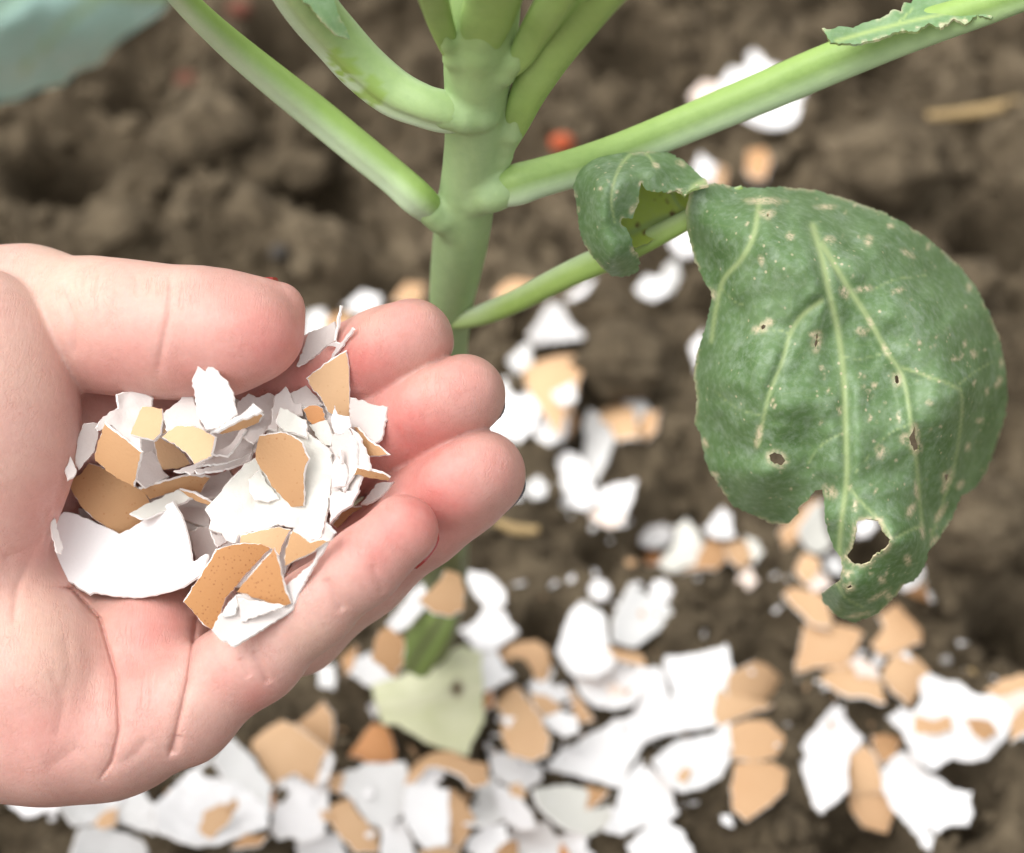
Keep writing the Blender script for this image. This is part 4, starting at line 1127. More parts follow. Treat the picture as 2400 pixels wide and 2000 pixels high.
HAND_SHELLS = [
 (R_([(250, 1010), (330, 960), (420, 990), (430, 1080), (340, 1120), (260, 1090)]), 'w', (.2, .3), "buried white shell under the dark brown four-sided piece", {}),
 (R_([(420, 960), (520, 930), (620, 960), (610, 1060), (500, 1100), (420, 1050)]), 'w', (0, .4), "buried white shell behind the yellowish tan pieces", {}),
 (R_([(620, 940), (720, 920), (810, 960), (820, 1060), (720, 1110), (630, 1040)]), 'w', (-.1, .3), "buried white shell under the tall tan triangle's foot", {}),
 (R_([(700, 1080), (800, 1040), (860, 1100), (830, 1180), (740, 1210)]), 'w', (-.3, .2), "buried white shell low at the ring finger side of the heap", {}),
 (R_([(330, 1180), (430, 1120), (520, 1150), (520, 1260), (420, 1300), (340, 1260)]), 'w', (.1, .3), "buried white shell under the cream strip", {}),
 (R_([(500, 1250), (620, 1220), (700, 1270), (660, 1370), (540, 1380)]), 'w', (0, .1), "buried white shell beneath the speckled pair", {}),
 # (outline, kind, tilt, label, extras)
 (I_([(220, 930), (300, 750), (460, 750), (480, 870), (430, 1100), (230, 1320), (190, 1200)]), 'w', (.35, .1), "pale lilac-white shell piece leaning against the ball of the thumb", {}),
 (K_([(1640, 800), (1760, 740), (1900, 740), (1960, 960), (1830, 1190), (1730, 1190)]), 'w', (.3, .1), "rounded grey-white shell showing between the large white piece and the speckled pair", {}),
 (J_([(330, 1060), (440, 985), (560, 1020), (640, 970), (720, 1010), (740, 1250), (500, 1500), (380, 1420), (330, 1200)]), 'w', (.1, .35), "wavy white shell at the back of the heap below the thumb tip", dict(crumple=.0008)),
 (J_([(860, 980), (1040, 890), (1220, 1090), (1000, 1120), (920, 1090)]), 'w', (.1, .5), "flat shaded white shell behind the tall tan piece", {}),
 (K_([(1700, 340), (1850, 180), (2100, 110), (2150, 260), (1960, 420), (1800, 430)]), 'w', (-.2, .5), "shaded white shell in the hollow at the middle of the heap", {}),
 (I_([(1010, 1150), (1150, 1080), (1280, 1340), (1340, 1400), (1050, 1540), (940, 1450)]), 'w', (.1, .4), "small white shell in the gap right of the dark brown four-sided piece", dict(crumple=.0005)),
 (L_([(330, 1560), (370, 1440), (500, 1260), (900, 1180), (1150, 980), (1290, 655), (1372, 740), (1290, 830), (1140, 1050), (1020, 1250), (970, 1390), (880, 1450), (510, 1700), (420, 1650)]), 'w', (-.1, .1), "long white shell lying along the little finger at the heap's lower end", {}),
 (L_([(500, 1290), (900, 1350), (880, 1372), (530, 1490)]), 'w', (-.15, -.1), "white triangular flap on the long shell by the little finger", {}),
 (I_([(60, 1330), (130, 1150), (212, 1320), (190, 1400), (95, 1460)]), 'w', (.2, .2), "small pointed white chip beside the ball of the thumb", {}),
 (K_([(400, 540), (480, 540), (560, 680), (620, 760), (500, 760), (420, 640)]), 'w', (.2, .1), "tiny white corner peeping out under the rounded brown piece", {}),
 (K_([(270, 280), (280, 200), (400, 150), (500, 10), (640, 50), (1000, 250), (1140, 350), (1200, 480), (1140, 640), (1060, 740), (860, 830), (720, 760), (540, 640), (420, 520), (330, 380)]), 'b', (.05, .05), "large rounded brown shell at the heap's left side, smooth outside up", dict(radius=.019)),
 (I_([(520, 700), (620, 600), (720, 560), (708, 410), (830, 368), (940, 360), (1060, 388), (1150, 450), (1140, 560), (1000, 900), (1010, 1100), (850, 1000), (640, 780), (470, 850), (440, 810)]), 'w', (.1, .25), "crumpled white shell with an arched top edge under the thumb", dict(crumple=.0012)),
 (I_([(1260, 640), (1560, 390), (1650, 430), (1740, 760), (1810, 840), (1480, 850), (1330, 850)]), 'w', (-.05, .35), "broad white shell standing left of the tall jagged white one", {}),
 (I_([(1640, 200), (1710, 60), (1800, 110), (1855, 15), (1920, 90), (2040, 200), (2120, 330), (2170, 520), (2200, 650), (1960, 830), (1800, 840), (1700, 640), (1650, 400)]), 'w', (-.1, .3), "tall jagged white shell standing up against the thumb", dict(crumple=.0009)),
 (J_([(-100, 1770), (200, 1690), (495, 1600), (470, 1670), (240, 1745), (-80, 1810)]), 'w', (0, .7), "lowest white layer edge of the stacked shells in mid-heap", {}),
 (J_([(0, 1665), (240, 1600), (505, 1520), (490, 1600), (200, 1690), (-20, 1725)]), 'w', (0, .7), "second white layer edge of the stacked shells in mid-heap", {}),
 (J_([(60, 1600), (250, 1500), (390, 1330), (430, 1350), (340, 1490), (240, 1620)]), 'w', (-.1, .6), "white sliver on top of the stacked shells in mid-heap", {}),
 (J_([(110, 1395), (350, 1235), (560, 1175), (602, 1210), (562, 1285), (400, 1345), (180, 1410)]), 'b', (-.1, -.45), "narrow brown shell with a layered white rim below the tall jagged one", dict(radius=.03)),
 (J_([(60, 1385), (250, 1250), (390, 1170), (500, 1080), (560, 1130), (600, 1165), (560, 1185), (360, 1245), (140, 1370)]), 'w', (-.1, .5), "ragged white shell edge resting on the narrow brown shell", {}),
 (I_([(530, 740), (760, 915), (1015, 1105), (950, 1350), (900, 1545), (640, 1400), (420, 1220), (410, 1130)]), 'b', (-.2, -.15), "dark brown four-sided shell near the ball of the thumb", dict(radius=.03)),
 (K_([(1060, 320), (1400, 222), (1650, 160), (1740, 178), (1880, 200), (1770, 375), (1530, 330), (1200, 455)]), 'b', (0, -.5), "long brown shell strip across the middle of the heap", dict(radius=.05)),
 (K_([(1430, 560), (1600, 515), (1840, 525), (1890, 745), (1800, 745), (1600, 665)]), 'w', (.1, .35), "oval white shell above the gap at the heap's centre", {}),
 (K_([(90, 690), (140, 650), (185, 770), (330, 637), (420, 640), (600, 700), (740, 760), (862, 822), (980, 770), (1200, 640), (1520, 490), (1620, 690), (1680, 880), (1712, 1040), (1750, 1190), (1820, 1172), (1930, 1115), (1955, 1130), (1930, 1335), (1640, 1465), (1300, 1525), (1040, 1545), (600, 1495), (572, 1525), (360, 1400), (130, 1215), (138, 1050), (168, 1035)]), 'x', (-.28, .36), "largest bright white shell, wide and curved, at the heap's lower left", dict(radius=.032)),
 (K_([(975, 610), (1180, 470), (1520, 325), (1700, 425), (1560, 490), (1280, 600), (1130, 665), (1060, 645)]), 'c', (.1, .5), "thin cream shell strip above the largest white shell", {}),
 (K_([(1515, 318), (1680, 350), (1860, 450), (1935, 510), (1880, 522), (1720, 462), (1560, 365)]), 'b', (-.3, -.3), "small brown sliver at the end of the cream strip", dict(radius=.05)),
 (L_([(1290, 655), (1280, 420), (1320, 370), (1545, 365), (1480, 490), (1390, 540)]), 'w', (-.2, .3), "white shell piece in front of the ring finger", {}),
 (L_([(1550, 485), (1690, 300), (1835, 290), (1780, 370), (1690, 440), (1600, 490)]), 'w', (-.3, .3), "narrow white strip leaning on the ring finger above the little fingertip", {}),
 (L_([(1305, 665), (1390, 540), (1480, 500), (1570, 505), (1440, 610), (1350, 700)]), 'b', (.2, -.3), "brown shell wedged against the little finger", dict(radius=.03)),
 (L_([(1485, 235), (1518, 165), (1740, 212), (1812, 262), (1790, 292)]), 'b', (.1, -.5), "thin brown sliver with a white edge against the middle finger", dict(radius=.05)),
 (J_([(1490, 1015), (1640, 1048), (1760, 1098), (1885, 1105), (1850, 1300), (1820, 1450), (1750, 1490), (1600, 1400), (1480, 1300)]), 'w', (-.15, .2), "smooth white rectangular shell against the middle finger", {}),
 (J_([(1510, 1305), (1560, 1305), (1680, 1440), (1800, 1520), (1895, 1600), (1780, 1622), (1660, 1622), (1580, 1440)]), 'b', (-.3, .1), "curled brown sliver below the rectangular white shell", dict(radius=.02)),
 (J_([(1490, 1325), (1580, 1395), (1650, 1560), (1712, 1765), (1570, 1735), (1550, 1500)]), 'w', (-.4, .1), "curved white shell right of the cup-shaped one", {}),
 (J_([(1320, 1400), (1480, 1345), (1565, 1480), (1562, 1750), (1440, 1990), (1380, 1900), (1380, 1750), (1300, 1530)]), 'w', (-.4, .15), "cup-shaped white shell standing on edge right of the cream one", {}),
 (L_([(1310, 345), (1285, 180), (1350, 60), (1425, 150), (1445, 240), (1425, 325)]), 'w', (-.2, .2), "bright white chip beside the cream shell's right edge", dict(crumple=.0004)),
 (J_([(640, 1340), (690, 1250), (712, 1010), (830, 905), (935, 1080), (990, 1075), (1000, 1200), (860, 1200), (770, 1200), (745, 1355)]), 'w', (.1, .4), "pointed white shell at the back of the heap left of the tall tan piece", dict(crumple=.0007)),
 (J_([(1000, 1130), (1070, 1095), (1150, 1088), (1222, 1130), (1245, 1240), (1165, 1350), (1050, 1260)]), 'o', (.1, -.1), "small orange-brown shell beneath the tall tan piece", dict(radius=.015)),
 (J_([(1060, 1300), (1180, 1260), (1245, 1240), (1325, 1400), (1300, 1520), (1200, 1500)]), 'c', (-.1, .25), "small creamy chip under the orange-brown shell", {}),
 (J_([(1035, 820), (1200, 690), (1330, 600), (1465, 525), (1488, 700), (1492, 1000), (1495, 1220), (1350, 1225), (1260, 1170), (1180, 1020), (1080, 900)]), 't', (.1, -.12), "tall tan triangular shell with fine dark dots pointing at the index finger", dict(radius=.035)),
 (J_([(1290, 1225), (1330, 1090), (1362, 1180), (1480, 1205), (1502, 1310), (1400, 1395), (1330, 1370)]), 'g', (-.1, .3), "bluish white flake at the foot of the tall tan piece", dict(crumple=.0003)),
 (R_([(486, 1198), (500, 1178), (516, 1160), (534, 1135), (552, 1116), (575, 1090), (596, 1075), (640, 1060), (655, 1010), (665, 985), (690, 990), (720, 1015), (765, 1050), (780, 1070), (782, 1105), (776, 1160), (768, 1204), (755, 1264), (724, 1272), (697, 1253), (691, 1239), (653, 1232), (609, 1247), (565, 1256), (557, 1278), (535, 1272), (524, 1256), (494, 1247), (499, 1223)]), 'c', (-.05, .22), "big creamy white shell with torn membrane at the heap's centre", dict(crumple=.0011, radius=.05)),
 (L_([(262, 700), (290, 735), (380, 745), (420, 800), (330, 850), (310, 830)]), 'w', (.2, .3), "small white corner below the torn creamy shell", {}),
 (J_([(735, 1250), (770, 1130), (900, 1180), (1040, 1255), (1052, 1450), (1000, 1420), (900, 1385), (820, 1365), (750, 1310)]), 'c', (.15, .45), "curled pale cream flake above the darker tan piece", dict(crumple=.0008, radius=.012)),
 (L_([(590, 270), (690, 190), (770, 320), (860, 440), (760, 470), (650, 450), (600, 380)]), 'c', (.1, .3), "ragged loose membrane flake on the torn creamy shell", dict(crumple=.0005, radius=.06)),
 (R_([(603, 1022), (625, 1017), (654, 1012), (681, 1020), (709, 1038), (716, 1060), (726, 1076), (717, 1100), (712, 1132), (714, 1165), (711, 1191), (678, 1192), (655, 1165), (634, 1140), (622, 1118), (608, 1100), (594, 1078), (596, 1055)]), 'b', (-.12, -.12), "smooth brown shell lying on the big creamy white one", dict(radius=.028)),
 (L_([(880, 950), (930, 760), (965, 690), (1120, 800), (1230, 775), (1295, 800), (1080, 935), (890, 1015)]), 'b', (-.2, -.1), "dull brown shell half hidden below the creamy shell's corner", dict(radius=.03)),
 (L_([(520, 740), (690, 700), (850, 668), (965, 695), (880, 850), (860, 930), (810, 870), (640, 830), (510, 830)]), 't', (.05, .1), "light tan shell behind the speckled pair", dict(radius=.03)),
 (L_([(28, 1320), (150, 1130), (260, 960), (310, 858), (540, 808), (700, 812), (805, 850), (650, 1010), (480, 1200), (400, 1290), (350, 1440), (318, 1585), (200, 1520), (110, 1400)]), 's', (.12, .05), "larger of the two speckled brown shells at the heap's bottom", dict(radius=.03)),
 (L_([(475, 1235), (640, 1035), (805, 850), (850, 960), (900, 1160), (955, 1335), (900, 1362), (760, 1330), (640, 1290)]), 's', (-.12, 0), "smaller three-cornered speckled brown shell next to the larger speckled one", dict(radius=.03)),
 (L_([(370, 1440), (420, 1320), (490, 1260), (500, 1330), (480, 1420), (420, 1440)]), 'g', (0, .3), "tiny dirty white chip under the speckled pair's seam", dict(crumple=.0004)),
 (I_([(1255, 890), (1270, 765), (1335, 835), (1300, 880)]), 't', (0, 0), "tiny tan corner between the two yellowish pieces", {}),
 (I_([(1000, 528), (1140, 533), (1262, 560), (1275, 680), (1240, 880), (1150, 962), (1000, 930), (848, 890), (930, 700)]), 't', (-.1, .25), "small yellowish tan shell below the thumb", dict(radius=.04)),
 (I_([(1400, 1340), (1640, 1245), (1870, 1165), (1800, 1250), (1700, 1290), (1610, 1372), (1540, 1345), (1440, 1352)]), 'w', (0, .5), "jagged white flake under the cracked yellowish shell", {}),
 (I_([(1228, 912), (1330, 835), (1440, 765), (1640, 768), (1780, 830), (1925, 910), (1900, 1040), (1870, 1155), (1645, 1252), (1560, 1130), (1400, 1000)]), 't', (-.15, .2), "yellowish tan shell with a dark smudge in the heap's upper middle", dict(radius=.035)),
 (I_([(1153, 985), (1228, 915), (1400, 1003), (1540, 1125), (1640, 1262), (1430, 1322), (1250, 1333), (1180, 1150)]), 't', (.1, -.3), "folded-down half of the cracked yellowish shell, darker and plain", dict(radius=.035)),
 (J_([(945, 690), (1010, 500), (1060, 340), (1200, 300), (1335, 235), (1352, 300), (1345, 440), (1250, 490), (1100, 620), (970, 705)]), 'w', (-.1, .15), "pale pinkish white shell between the thumb tip and index finger", {}),
 (J_([(1355, 300), (1388, 70), (1418, 75), (1392, 290), (1350, 445), (1330, 430)]), 'w', (.5, .1), "upright white splinter at the top of the shell between thumb and index finger", {}),
 (J_([(1285, 625), (1340, 500), (1240, 490), (1330, 440), (1380, 460), (1512, 300), (1540, 322), (1400, 505), (1310, 625)]), 'w', (-.4, -.1), "slanting white splinter above the tall tan piece", {}),
 (J_([(1385, 1545), (1408, 1535), (1425, 1600), (1432, 1690), (1402, 1690)]), 'w', (.3, .1), "tiny white splinter standing on the cup-shaped shell", {}),
 (K_([(88, 690), (140, 645), (190, 820), (235, 975), (205, 1050), (158, 1035), (110, 850)]), 'w', (.5, .1), "narrow broken tab at the left end of the largest white shell", {}),
]
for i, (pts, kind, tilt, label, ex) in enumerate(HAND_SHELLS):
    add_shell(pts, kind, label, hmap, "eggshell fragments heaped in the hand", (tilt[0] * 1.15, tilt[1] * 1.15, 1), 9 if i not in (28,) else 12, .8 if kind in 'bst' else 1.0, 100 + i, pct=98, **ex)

GROUND_SHELLS = [
 # centre pile, bottom-most first
 (A_([(1120, 1440), (1230, 1340), (1380, 1280), (1480, 1340), (1560, 1480), (1570, 1640), (1180, 1640)]), 'w', "grey-white shell at the bottom edge, right end of the white pile", {}),
 (A_([(640, 1400), (800, 1380), (850, 1620), (640, 1620)]), 'w', "white shell cut by the bottom edge between two orange bits", {}),
 (A_([(310, 1340), (560, 1340), (640, 1460), (580, 1640), (320, 1640)]), 'w', "white shell at the bottom edge beside a half-hidden tan one", {}),
 (A_([(0, 1400), (120, 1310), (250, 1320), (280, 1400), (200, 1560), (160, 1640), (-60, 1640)]), 'w', "long white shell running off the bottom edge left of a tan one", {}),
 (A_([(180, 1480), (240, 1400), (330, 1360), (330, 1640), (180, 1640)]), 'b', "brown shell at the bottom edge between two white shells", {}),
 (A_([(560, 1520), (640, 1430), (700, 1490), (690, 1640), (560, 1640)]), 'o', "orange shell tip at the bottom edge of the white pile", {}),
 (A_([(30, 1140), (120, 1040), (200, 1080), (240, 1250), (120, 1340), (-20, 1310)]), 'g', "greyish shaded shell at the left of the white pile", {}),
 (A_([(200, 1060), (330, 1080), (440, 1220), (470, 1330), (360, 1340), (200, 1220)]), 'w', "slanting white shell below the small tan chip of the pile", {}),
 (A_([(830, 1040), (960, 1070), (920, 1140), (820, 1195)]), 'b', "small dark brown three-cornered piece in a gap of the white pile", {}),
 (A_([(1180, 230), (1340, 230), (1400, 400), (1390, 560), (1300, 700), (1180, 760), (1130, 560), (1200, 400)]), 'w', "pale shell between the tan-specked crumple and the square white shell", {}),
 (A_([(430, 1100), (560, 1050), (700, 1030), (820, 1090), (830, 1200), (960, 1180), (990, 1300), (830, 1390), (600, 1300), (460, 1200)]), 'c', "cream-white oval shell in the lower middle of the pile", {}),
 (A_([(1080, 1000), (1190, 900), (1280, 950), (1420, 1060), (1420, 1160), (1445, 1240), (1360, 1310), (1200, 1320), (1090, 1390), (950, 1370), (1030, 1180)]), 'w', "bright white shell at the lower right of the pile with a notched edge", {}),
 (A_([(580, 920), (640, 800), (820, 680), (1000, 590), (1160, 570), (1220, 740), (1130, 900), (1050, 1040), (900, 1000), (740, 960)]), 'w', "largest white shell in the middle of the pile on the soil", dict(radius=.04)),
 (A_([(170, 850), (300, 790), (420, 870), (510, 920), (510, 1000), (400, 1060), (280, 1020), (180, 960)]), 'w', "dull white shell at the pile's upper left corner", {}),
 (A_([(290, 1030), (350, 1010), (390, 1060), (370, 1110), (300, 1090)]), 't', "tan chip the size of a pea at the pile's left", {}),
 (R_([(1345, 1585), (1400, 1545), (1470, 1555), (1507, 1590), (1503, 1630), (1482, 1662), (1440, 1677), (1400, 1668), (1365, 1642)]), 'w', "cup-like white shell holding a tan speck at the pile's top", dict(crumple=.0012, radius=.014)),
 (R_([(1308, 1535), (1325, 1480), (1350, 1440), (1380, 1432), (1417, 1452), (1425, 1510), (1442, 1560), (1400, 1600), (1345, 1590)]), 'w', "tall white shell at the top left of the pile", {}),
 (H_([(390, 1270), (560, 1300), (720, 1340), (730, 1430), (600, 1410), (480, 1360)]), 't', "tan sliver under the leaning grey-white shell", {}),
 (R_([(1471, 1384), (1506, 1399), (1535, 1415), (1568, 1438), (1557, 1463), (1520, 1495), (1486, 1520), (1429, 1512), (1434, 1459), (1452, 1415)]), 'g', "leaning four-sided grey-white shell at the pile's upper end", {}),
 (R_([(1425, 1610), (1445, 1603), (1460, 1618), (1440, 1632)]), 'p', "pinkish tan speck inside the cup-like white shell", {}),
 (A_([(1390, 150), (1560, 120), (1720, 90), (1795, 70), (1830, 130), (1850, 230), (1770, 360), (1735, 600), (1540, 640), (1330, 690), (1400, 450), (1425, 330), (1375, 220)]), 'w', "square-cornered bright white shell at the pile's upper right", dict(radius=.05)),
 (R_([(1717, 1577), (1767, 1550), (1800, 1552), (1845, 1583), (1838, 1607), (1800, 1645), (1740, 1655), (1715, 1620)]), 't', "upper tan shell right of the square-cornered white one", {}),
 (R_([(1687, 1618), (1740, 1632), (1790, 1642), (1812, 1640), (1800, 1657), (1750, 1677), (1690, 1697), (1672, 1672)]), 't', "lower tan shell touching the square-cornered white one", {}),
 (A_([(1290, 880), (1370, 780), (1500, 710), (1700, 690), (1780, 640), (1845, 690), (1820, 860), (1760, 980), (1500, 1092), (1400, 1040), (1330, 960)]), 'w', "white shell with a single tan spot right of the pile", {}),
 (A_([(1460, 960), (1510, 900), (1560, 930), (1530, 990), (1480, 1000)]), 't', "tan spot-like chip on the white shell right of the pile", {}),
 (D_([(80, 860), (200, 840), (330, 840), (430, 910), (415, 1050), (330, 1140), (160, 1245), (60, 1180), (35, 1040)]), 't', "lower long tan shell of the pair right of the spotted white one", {}),
 (D_([(40, 600), (170, 550), (300, 560), (425, 700), (350, 820), (180, 850), (60, 820)]), 't', "upper tan shell of the pair right of the spotted white one", {}),
 # by the yellow-green leaf scrap
 (E_([(960, 830), (1080, 820), (1150, 950), (1190, 1000), (1010, 1100), (960, 960)]), 'w', "white shell right of the pale leaf scrap's upper corner", {}),
 (E_([(850, 700), (960, 620), (1020, 530), (1120, 530), (1170, 620), (1225, 715), (1110, 800), (1080, 840), (950, 840), (910, 780)]), 'w', "star-shaped white shell above the pale leaf scrap", {}),
 (E_([(900, 300), (1000, 288), (1090, 340), (1150, 430), (1140, 505), (1030, 520), (940, 430)]), 'w', "white shell right of the stem's foot", {}),
 (A_([(410, 310), (540, 200), (600, 230), (680, 350), (720, 410), (620, 480), (480, 400)]), 'w', "white shell strip between two tan shells left of the pile", {}),
 (A_([(440, 380), (560, 400), (650, 460), (560, 540), (470, 480)]), 't', "small peach shell between the large tan shell and the pile", {}),
 (A_([(700, 330), (800, 440), (860, 540), (760, 570), (700, 440)]), 't', "thin peach sliver at the left rim of the pile", {}),
 (A_([(190, 60), (300, 20), (470, -5), (550, 40), (575, 160), (520, 295), (420, 240), (300, 190)]), 't', "upper tan shell beside the star-shaped white one", {}),
 (A_([(540, 580), (640, 505), (740, 540), (760, 640), (670, 680), (570, 620)]), 'w', "small white oval shell left of the big pile", {}),
 (A_([(180, 300), (310, 275), (380, 370), (480, 500), (540, 650), (510, 745), (400, 795), (260, 775), (215, 650), (240, 520), (150, 430)]), 't', "largest tan shell, directly right of the pale leaf scrap", dict(radius=.03)),
 (A_([(65, 430), (150, 370), (165, 440), (110, 490)]), 'o', "small orange chip against the pale leaf scrap's right edge", {}),
 (E_([(330, 640), (500, 400), (620, 325), (610, 480), (500, 640), (400, 700)]), 'w', "white shell just below the ring finger by the stem's foot", {}),
 (E_([(560, 450), (680, 340), (740, 245), (830, 265), (880, 400), (850, 530), (760, 570), (650, 545)]), 't', "tan shell leaning on the foot of the stem", dict(lift=.004)),
 (E_([(70, 1000), (110, 900), (200, 860), (360, 1000), (430, 1060), (330, 1110), (160, 1060)]), 'w', "dull white shell under the hand at the pale leaf scrap's left", {}),
 (E_([(210, 860), (260, 680), (330, 650), (440, 740), (440, 890), (370, 990), (240, 910)]), 'b', "brown shell just below the hand, left of the green stem foot", {}),
 (B_([(900, 130), (1000, 50), (990, 190), (930, 240)]), 'b', "dark brown sliver in shade below the little finger", {}),
 (B_([(745, 210), (840, 190), (850, 340), (750, 310)]), 'g', "grimy grey chip half buried below the little finger", {}),
 # lower left
 (B_([(600, 1400), (760, 1350), (880, 1390), (930, 1530), (980, 1640), (620, 1640)]), 'w', "white shell at the bottom edge left of the big tan one", {}),
 (B_([(380, 1110), (430, 1080), (440, 1180), (400, 1200)]), 'o', "tiny reddish chip left of the tall white shell", {}),
 (B_([(430, 1200), (480, 950), (560, 925), (650, 1010), (805, 1050), (800, 1250), (760, 1410), (620, 1450), (560, 1390), (470, 1435), (415, 1370)]), 'w', "tall white shell below the wide peach-coloured one", {}),
 (B_([(920, 960), (1100, 885), (1340, 890), (1385, 1000), (1340, 1200), (1240, 1330), (1090, 1300), (1010, 1150), (915, 1080)]), 'g', "wide grey-white crumpled shell at the bottom, below the small orange one", dict(crumple=.0012)),
 (B_([(820, 960), (910, 950), (890, 1070), (820, 1040)]), 't', "small tan chip above the long tan shell at the bottom", {}),
 (B_([(820, 1160), (950, 1105), (1050, 1250), (1155, 1340), (1145, 1460), (1000, 1480), (880, 1370), (805, 1250)]), 't', "long tan shell at the bottom below the grey-white crumple", {}),
 (B_([(1190, 1350), (1340, 1305), (1395, 1400), (1400, 1560), (1200, 1560)]), 'w', "small white shell at the bottom between two tan ones", {}),
 (B_([(1660, 1040), (1720, 1055), (1840, 1250), (1810, 1350), (1740, 1450), (1650, 1430), (1640, 1240)]), 't', "tan shell standing right of the upright white one at the bottom", {}),
 (B_([(1370, 1060), (1500, 1035), (1645, 1080), (1660, 1250), (1645, 1450), (1500, 1480), (1420, 1400), (1335, 1220)]), 'w', "upright bright white shell at the bottom, left of the pile", {}),
 (B_([(1470, 1480), (1600, 1450), (1720, 1470), (1700, 1560), (1480, 1560)]), 't', "tan shell end showing at the bottom edge below the upright white one", {}),
 (B_([(1420, 950), (1560, 870), (1610, 960), (1540, 1020), (1440, 1030)]), 'w', "small lilac-white shell beneath the arched tan one", {}),
 (B_([(1335, 930), (1390, 800), (1500, 735), (1640, 755), (1800, 820), (1890, 785), (1905, 890), (1800, 955), (1640, 905), (1500, 885), (1400, 950)]), 't', "arched tan shell below the pale leaf scrap", dict(radius=.014)),
 (B_([(965, 800), (1040, 680), (1120, 585), (1225, 620), (1275, 740), (1265, 855), (1100, 865)]), 'o', "lone orange-brown shell on bare soil under the hand", {}),
 (B_([(780, 780), (840, 830), (810, 970), (730, 1000), (700, 900)]), 'w', "white rim piece at the right end of the wide peach shell", {}),
 (B_([(580, 600), (680, 520), (760, 455), (835, 520), (845, 650), (805, 770), (700, 720)]), 't', "golden tan shell at the upper right of the wide peach one", {}),
 (B_([(225, 720), (330, 640), (460, 565), (580, 595), (700, 690), (790, 770), (750, 880), (690, 1015), (560, 925), (420, 1015), (355, 930), (305, 820)]), 't', "wide peach-coloured shell below the heel of the hand", dict(radius=.04)),
 (C_([(1500, 270), (1620, 125), (1750, 210), (1890, 400), (1890, 640), (1760, 520), (1580, 400)]), 'g', "grey-white shell flank under the wide peach shell", {}),
 (C_([(1080, 600), (1250, 420), (1450, 300), (1600, 400), (1780, 520), (1880, 640), (1860, 760), (1700, 810), (1580, 855), (1380, 895), (1120, 790)]), 'w', "very large crumpled white shell at the lower left below the hand", dict(crumple=.0015, radius=.05)),
 (C_([(1640, 860), (1710, 775), (1870, 775), (1830, 840), (1700, 865)]), 'b', "small brown shell under the right rim of the very large white one", {}),
 (C_([(1395, 770), (1440, 600), (1560, 545), (1645, 580), (1610, 680), (1470, 800)]), 't', "golden tan shell lying in the very large white one", {}),
 (C_([(30, 470), (200, 480), (420, 530), (410, 620), (300, 615), (180, 645), (105, 590)]), 'w', "white shell at the far lower left, partly under the hand", {}),
 (C_([(430, 540), (700, 490), (960, 450), (1110, 640), (1060, 790), (900, 710), (760, 650), (620, 710), (530, 725), (430, 620)]), 'g', "lilac-grey shell below the heel of the hand", dict(crumple=.001)),
 (C_([(650, 690), (740, 605), (815, 585), (805, 700), (720, 730)]), 't', "small tan shell on the lilac-grey one", {}),
 (C_([(510, 860), (560, 740), (700, 715), (880, 765), (1005, 830), (1010, 960), (500, 960)]), 'g', "grey oval shell at the bottom edge, far left", {}),
 # lower right
 (D_([(1835, 345), (1960, 265), (2140, 235), (2140, 420), (2000, 420), (1900, 400)]), 't', "tan shell at the right edge of the photo", {}),
 (D_([(1890, 400), (2000, 390), (2140, 330), (2140, 520), (2000, 560), (1930, 500)]), 'p', "pinkish white shell at the right edge below the tan one", {}),
 (D_([(2000, 560), (2060, 470), (2150, 420), (2150, 580), (2005, 660)]), 't', "lower tan shell at the right edge", {}),
 (D_([(1150, 560), (1200, 508), (1340, 505), (1385, 420), (1365, 310), (1430, 258), (1520, 285), (1620, 300), (1740, 390), (1880, 420), (2000, 560), (1960, 700), (1830, 845), (1740, 865), (1600, 830), (1440, 925), (1360, 870), (1250, 710), (1240, 650)]), 'w', "large torn white shell near the right edge with two tan patches", dict(crumple=.0016, radius=.05)),
 (D_([(1340, 520), (1450, 560), (1580, 525), (1590, 630), (1500, 660), (1345, 645)]), 't', "left one of the two tan patches on the torn white shell", {}),
 (D_([(1690, 555), (1860, 555), (1910, 640), (1820, 695), (1740, 655)]), 'b', "right one of the two tan patches on the torn white shell", {}),
 (D_([(1040, 670), (1130, 655), (1225, 700), (1195, 800), (1110, 850), (1045, 760)]), 'b', "small brown shell at the neck of the long tan pair", {}),
 (D_([(870, 1050), (1000, 1030), (1110, 1060), (1185, 1200), (1130, 1345), (970, 1320), (875, 1180)]), 't', "lower half of the long tan pair beside the big white shell", {}),
 (D_([(880, 800), (970, 745), (1060, 820), (1095, 960), (1110, 1060), (1000, 1080), (868, 1070), (855, 900)]), 't', "upper half of the long tan pair right of the white kite", {}),
 (D_([(1095, 940), (1220, 815), (1330, 810), (1400, 930), (1500, 970), (1600, 1060), (1700, 1090), (1725, 1240), (1685, 1312), (1580, 1310), (1460, 1370), (1430, 1482), (1375, 1462), (1340, 1370), (1180, 1200), (1100, 1040)]), 'w', "big smooth white shell at the lower right with a pointed tail", dict(radius=.045)),
 (D_([(780, 395), (830, 440), (890, 580), (955, 720), (865, 800), (860, 900), (862, 1062), (670, 1225), (615, 1180), (550, 950), (515, 780), (620, 620), (700, 500)]), 'w', "kite-shaped white shell with a folded grey tip", dict(radius=.08, fold=((1700 + 515 / 3, 1500 + 690 / 3), (1700 + 955 / 3, 1500 + 690 / 3), .55))),
 (D_([(1118, 180), (1200, 75), (1300, 75), (1435, 200), (1385, 330), (1290, 435), (1200, 380), (1105, 260)]), 't', "tan five-sided shell above the torn white shell", {}),
 (D_([(680, 200), (850, 125), (950, 140), (1060, 200), (1100, 375), (900, 385), (800, 360), (665, 260)]), 't', "boat-shaped tan shell below the broad flat tan one", {}),
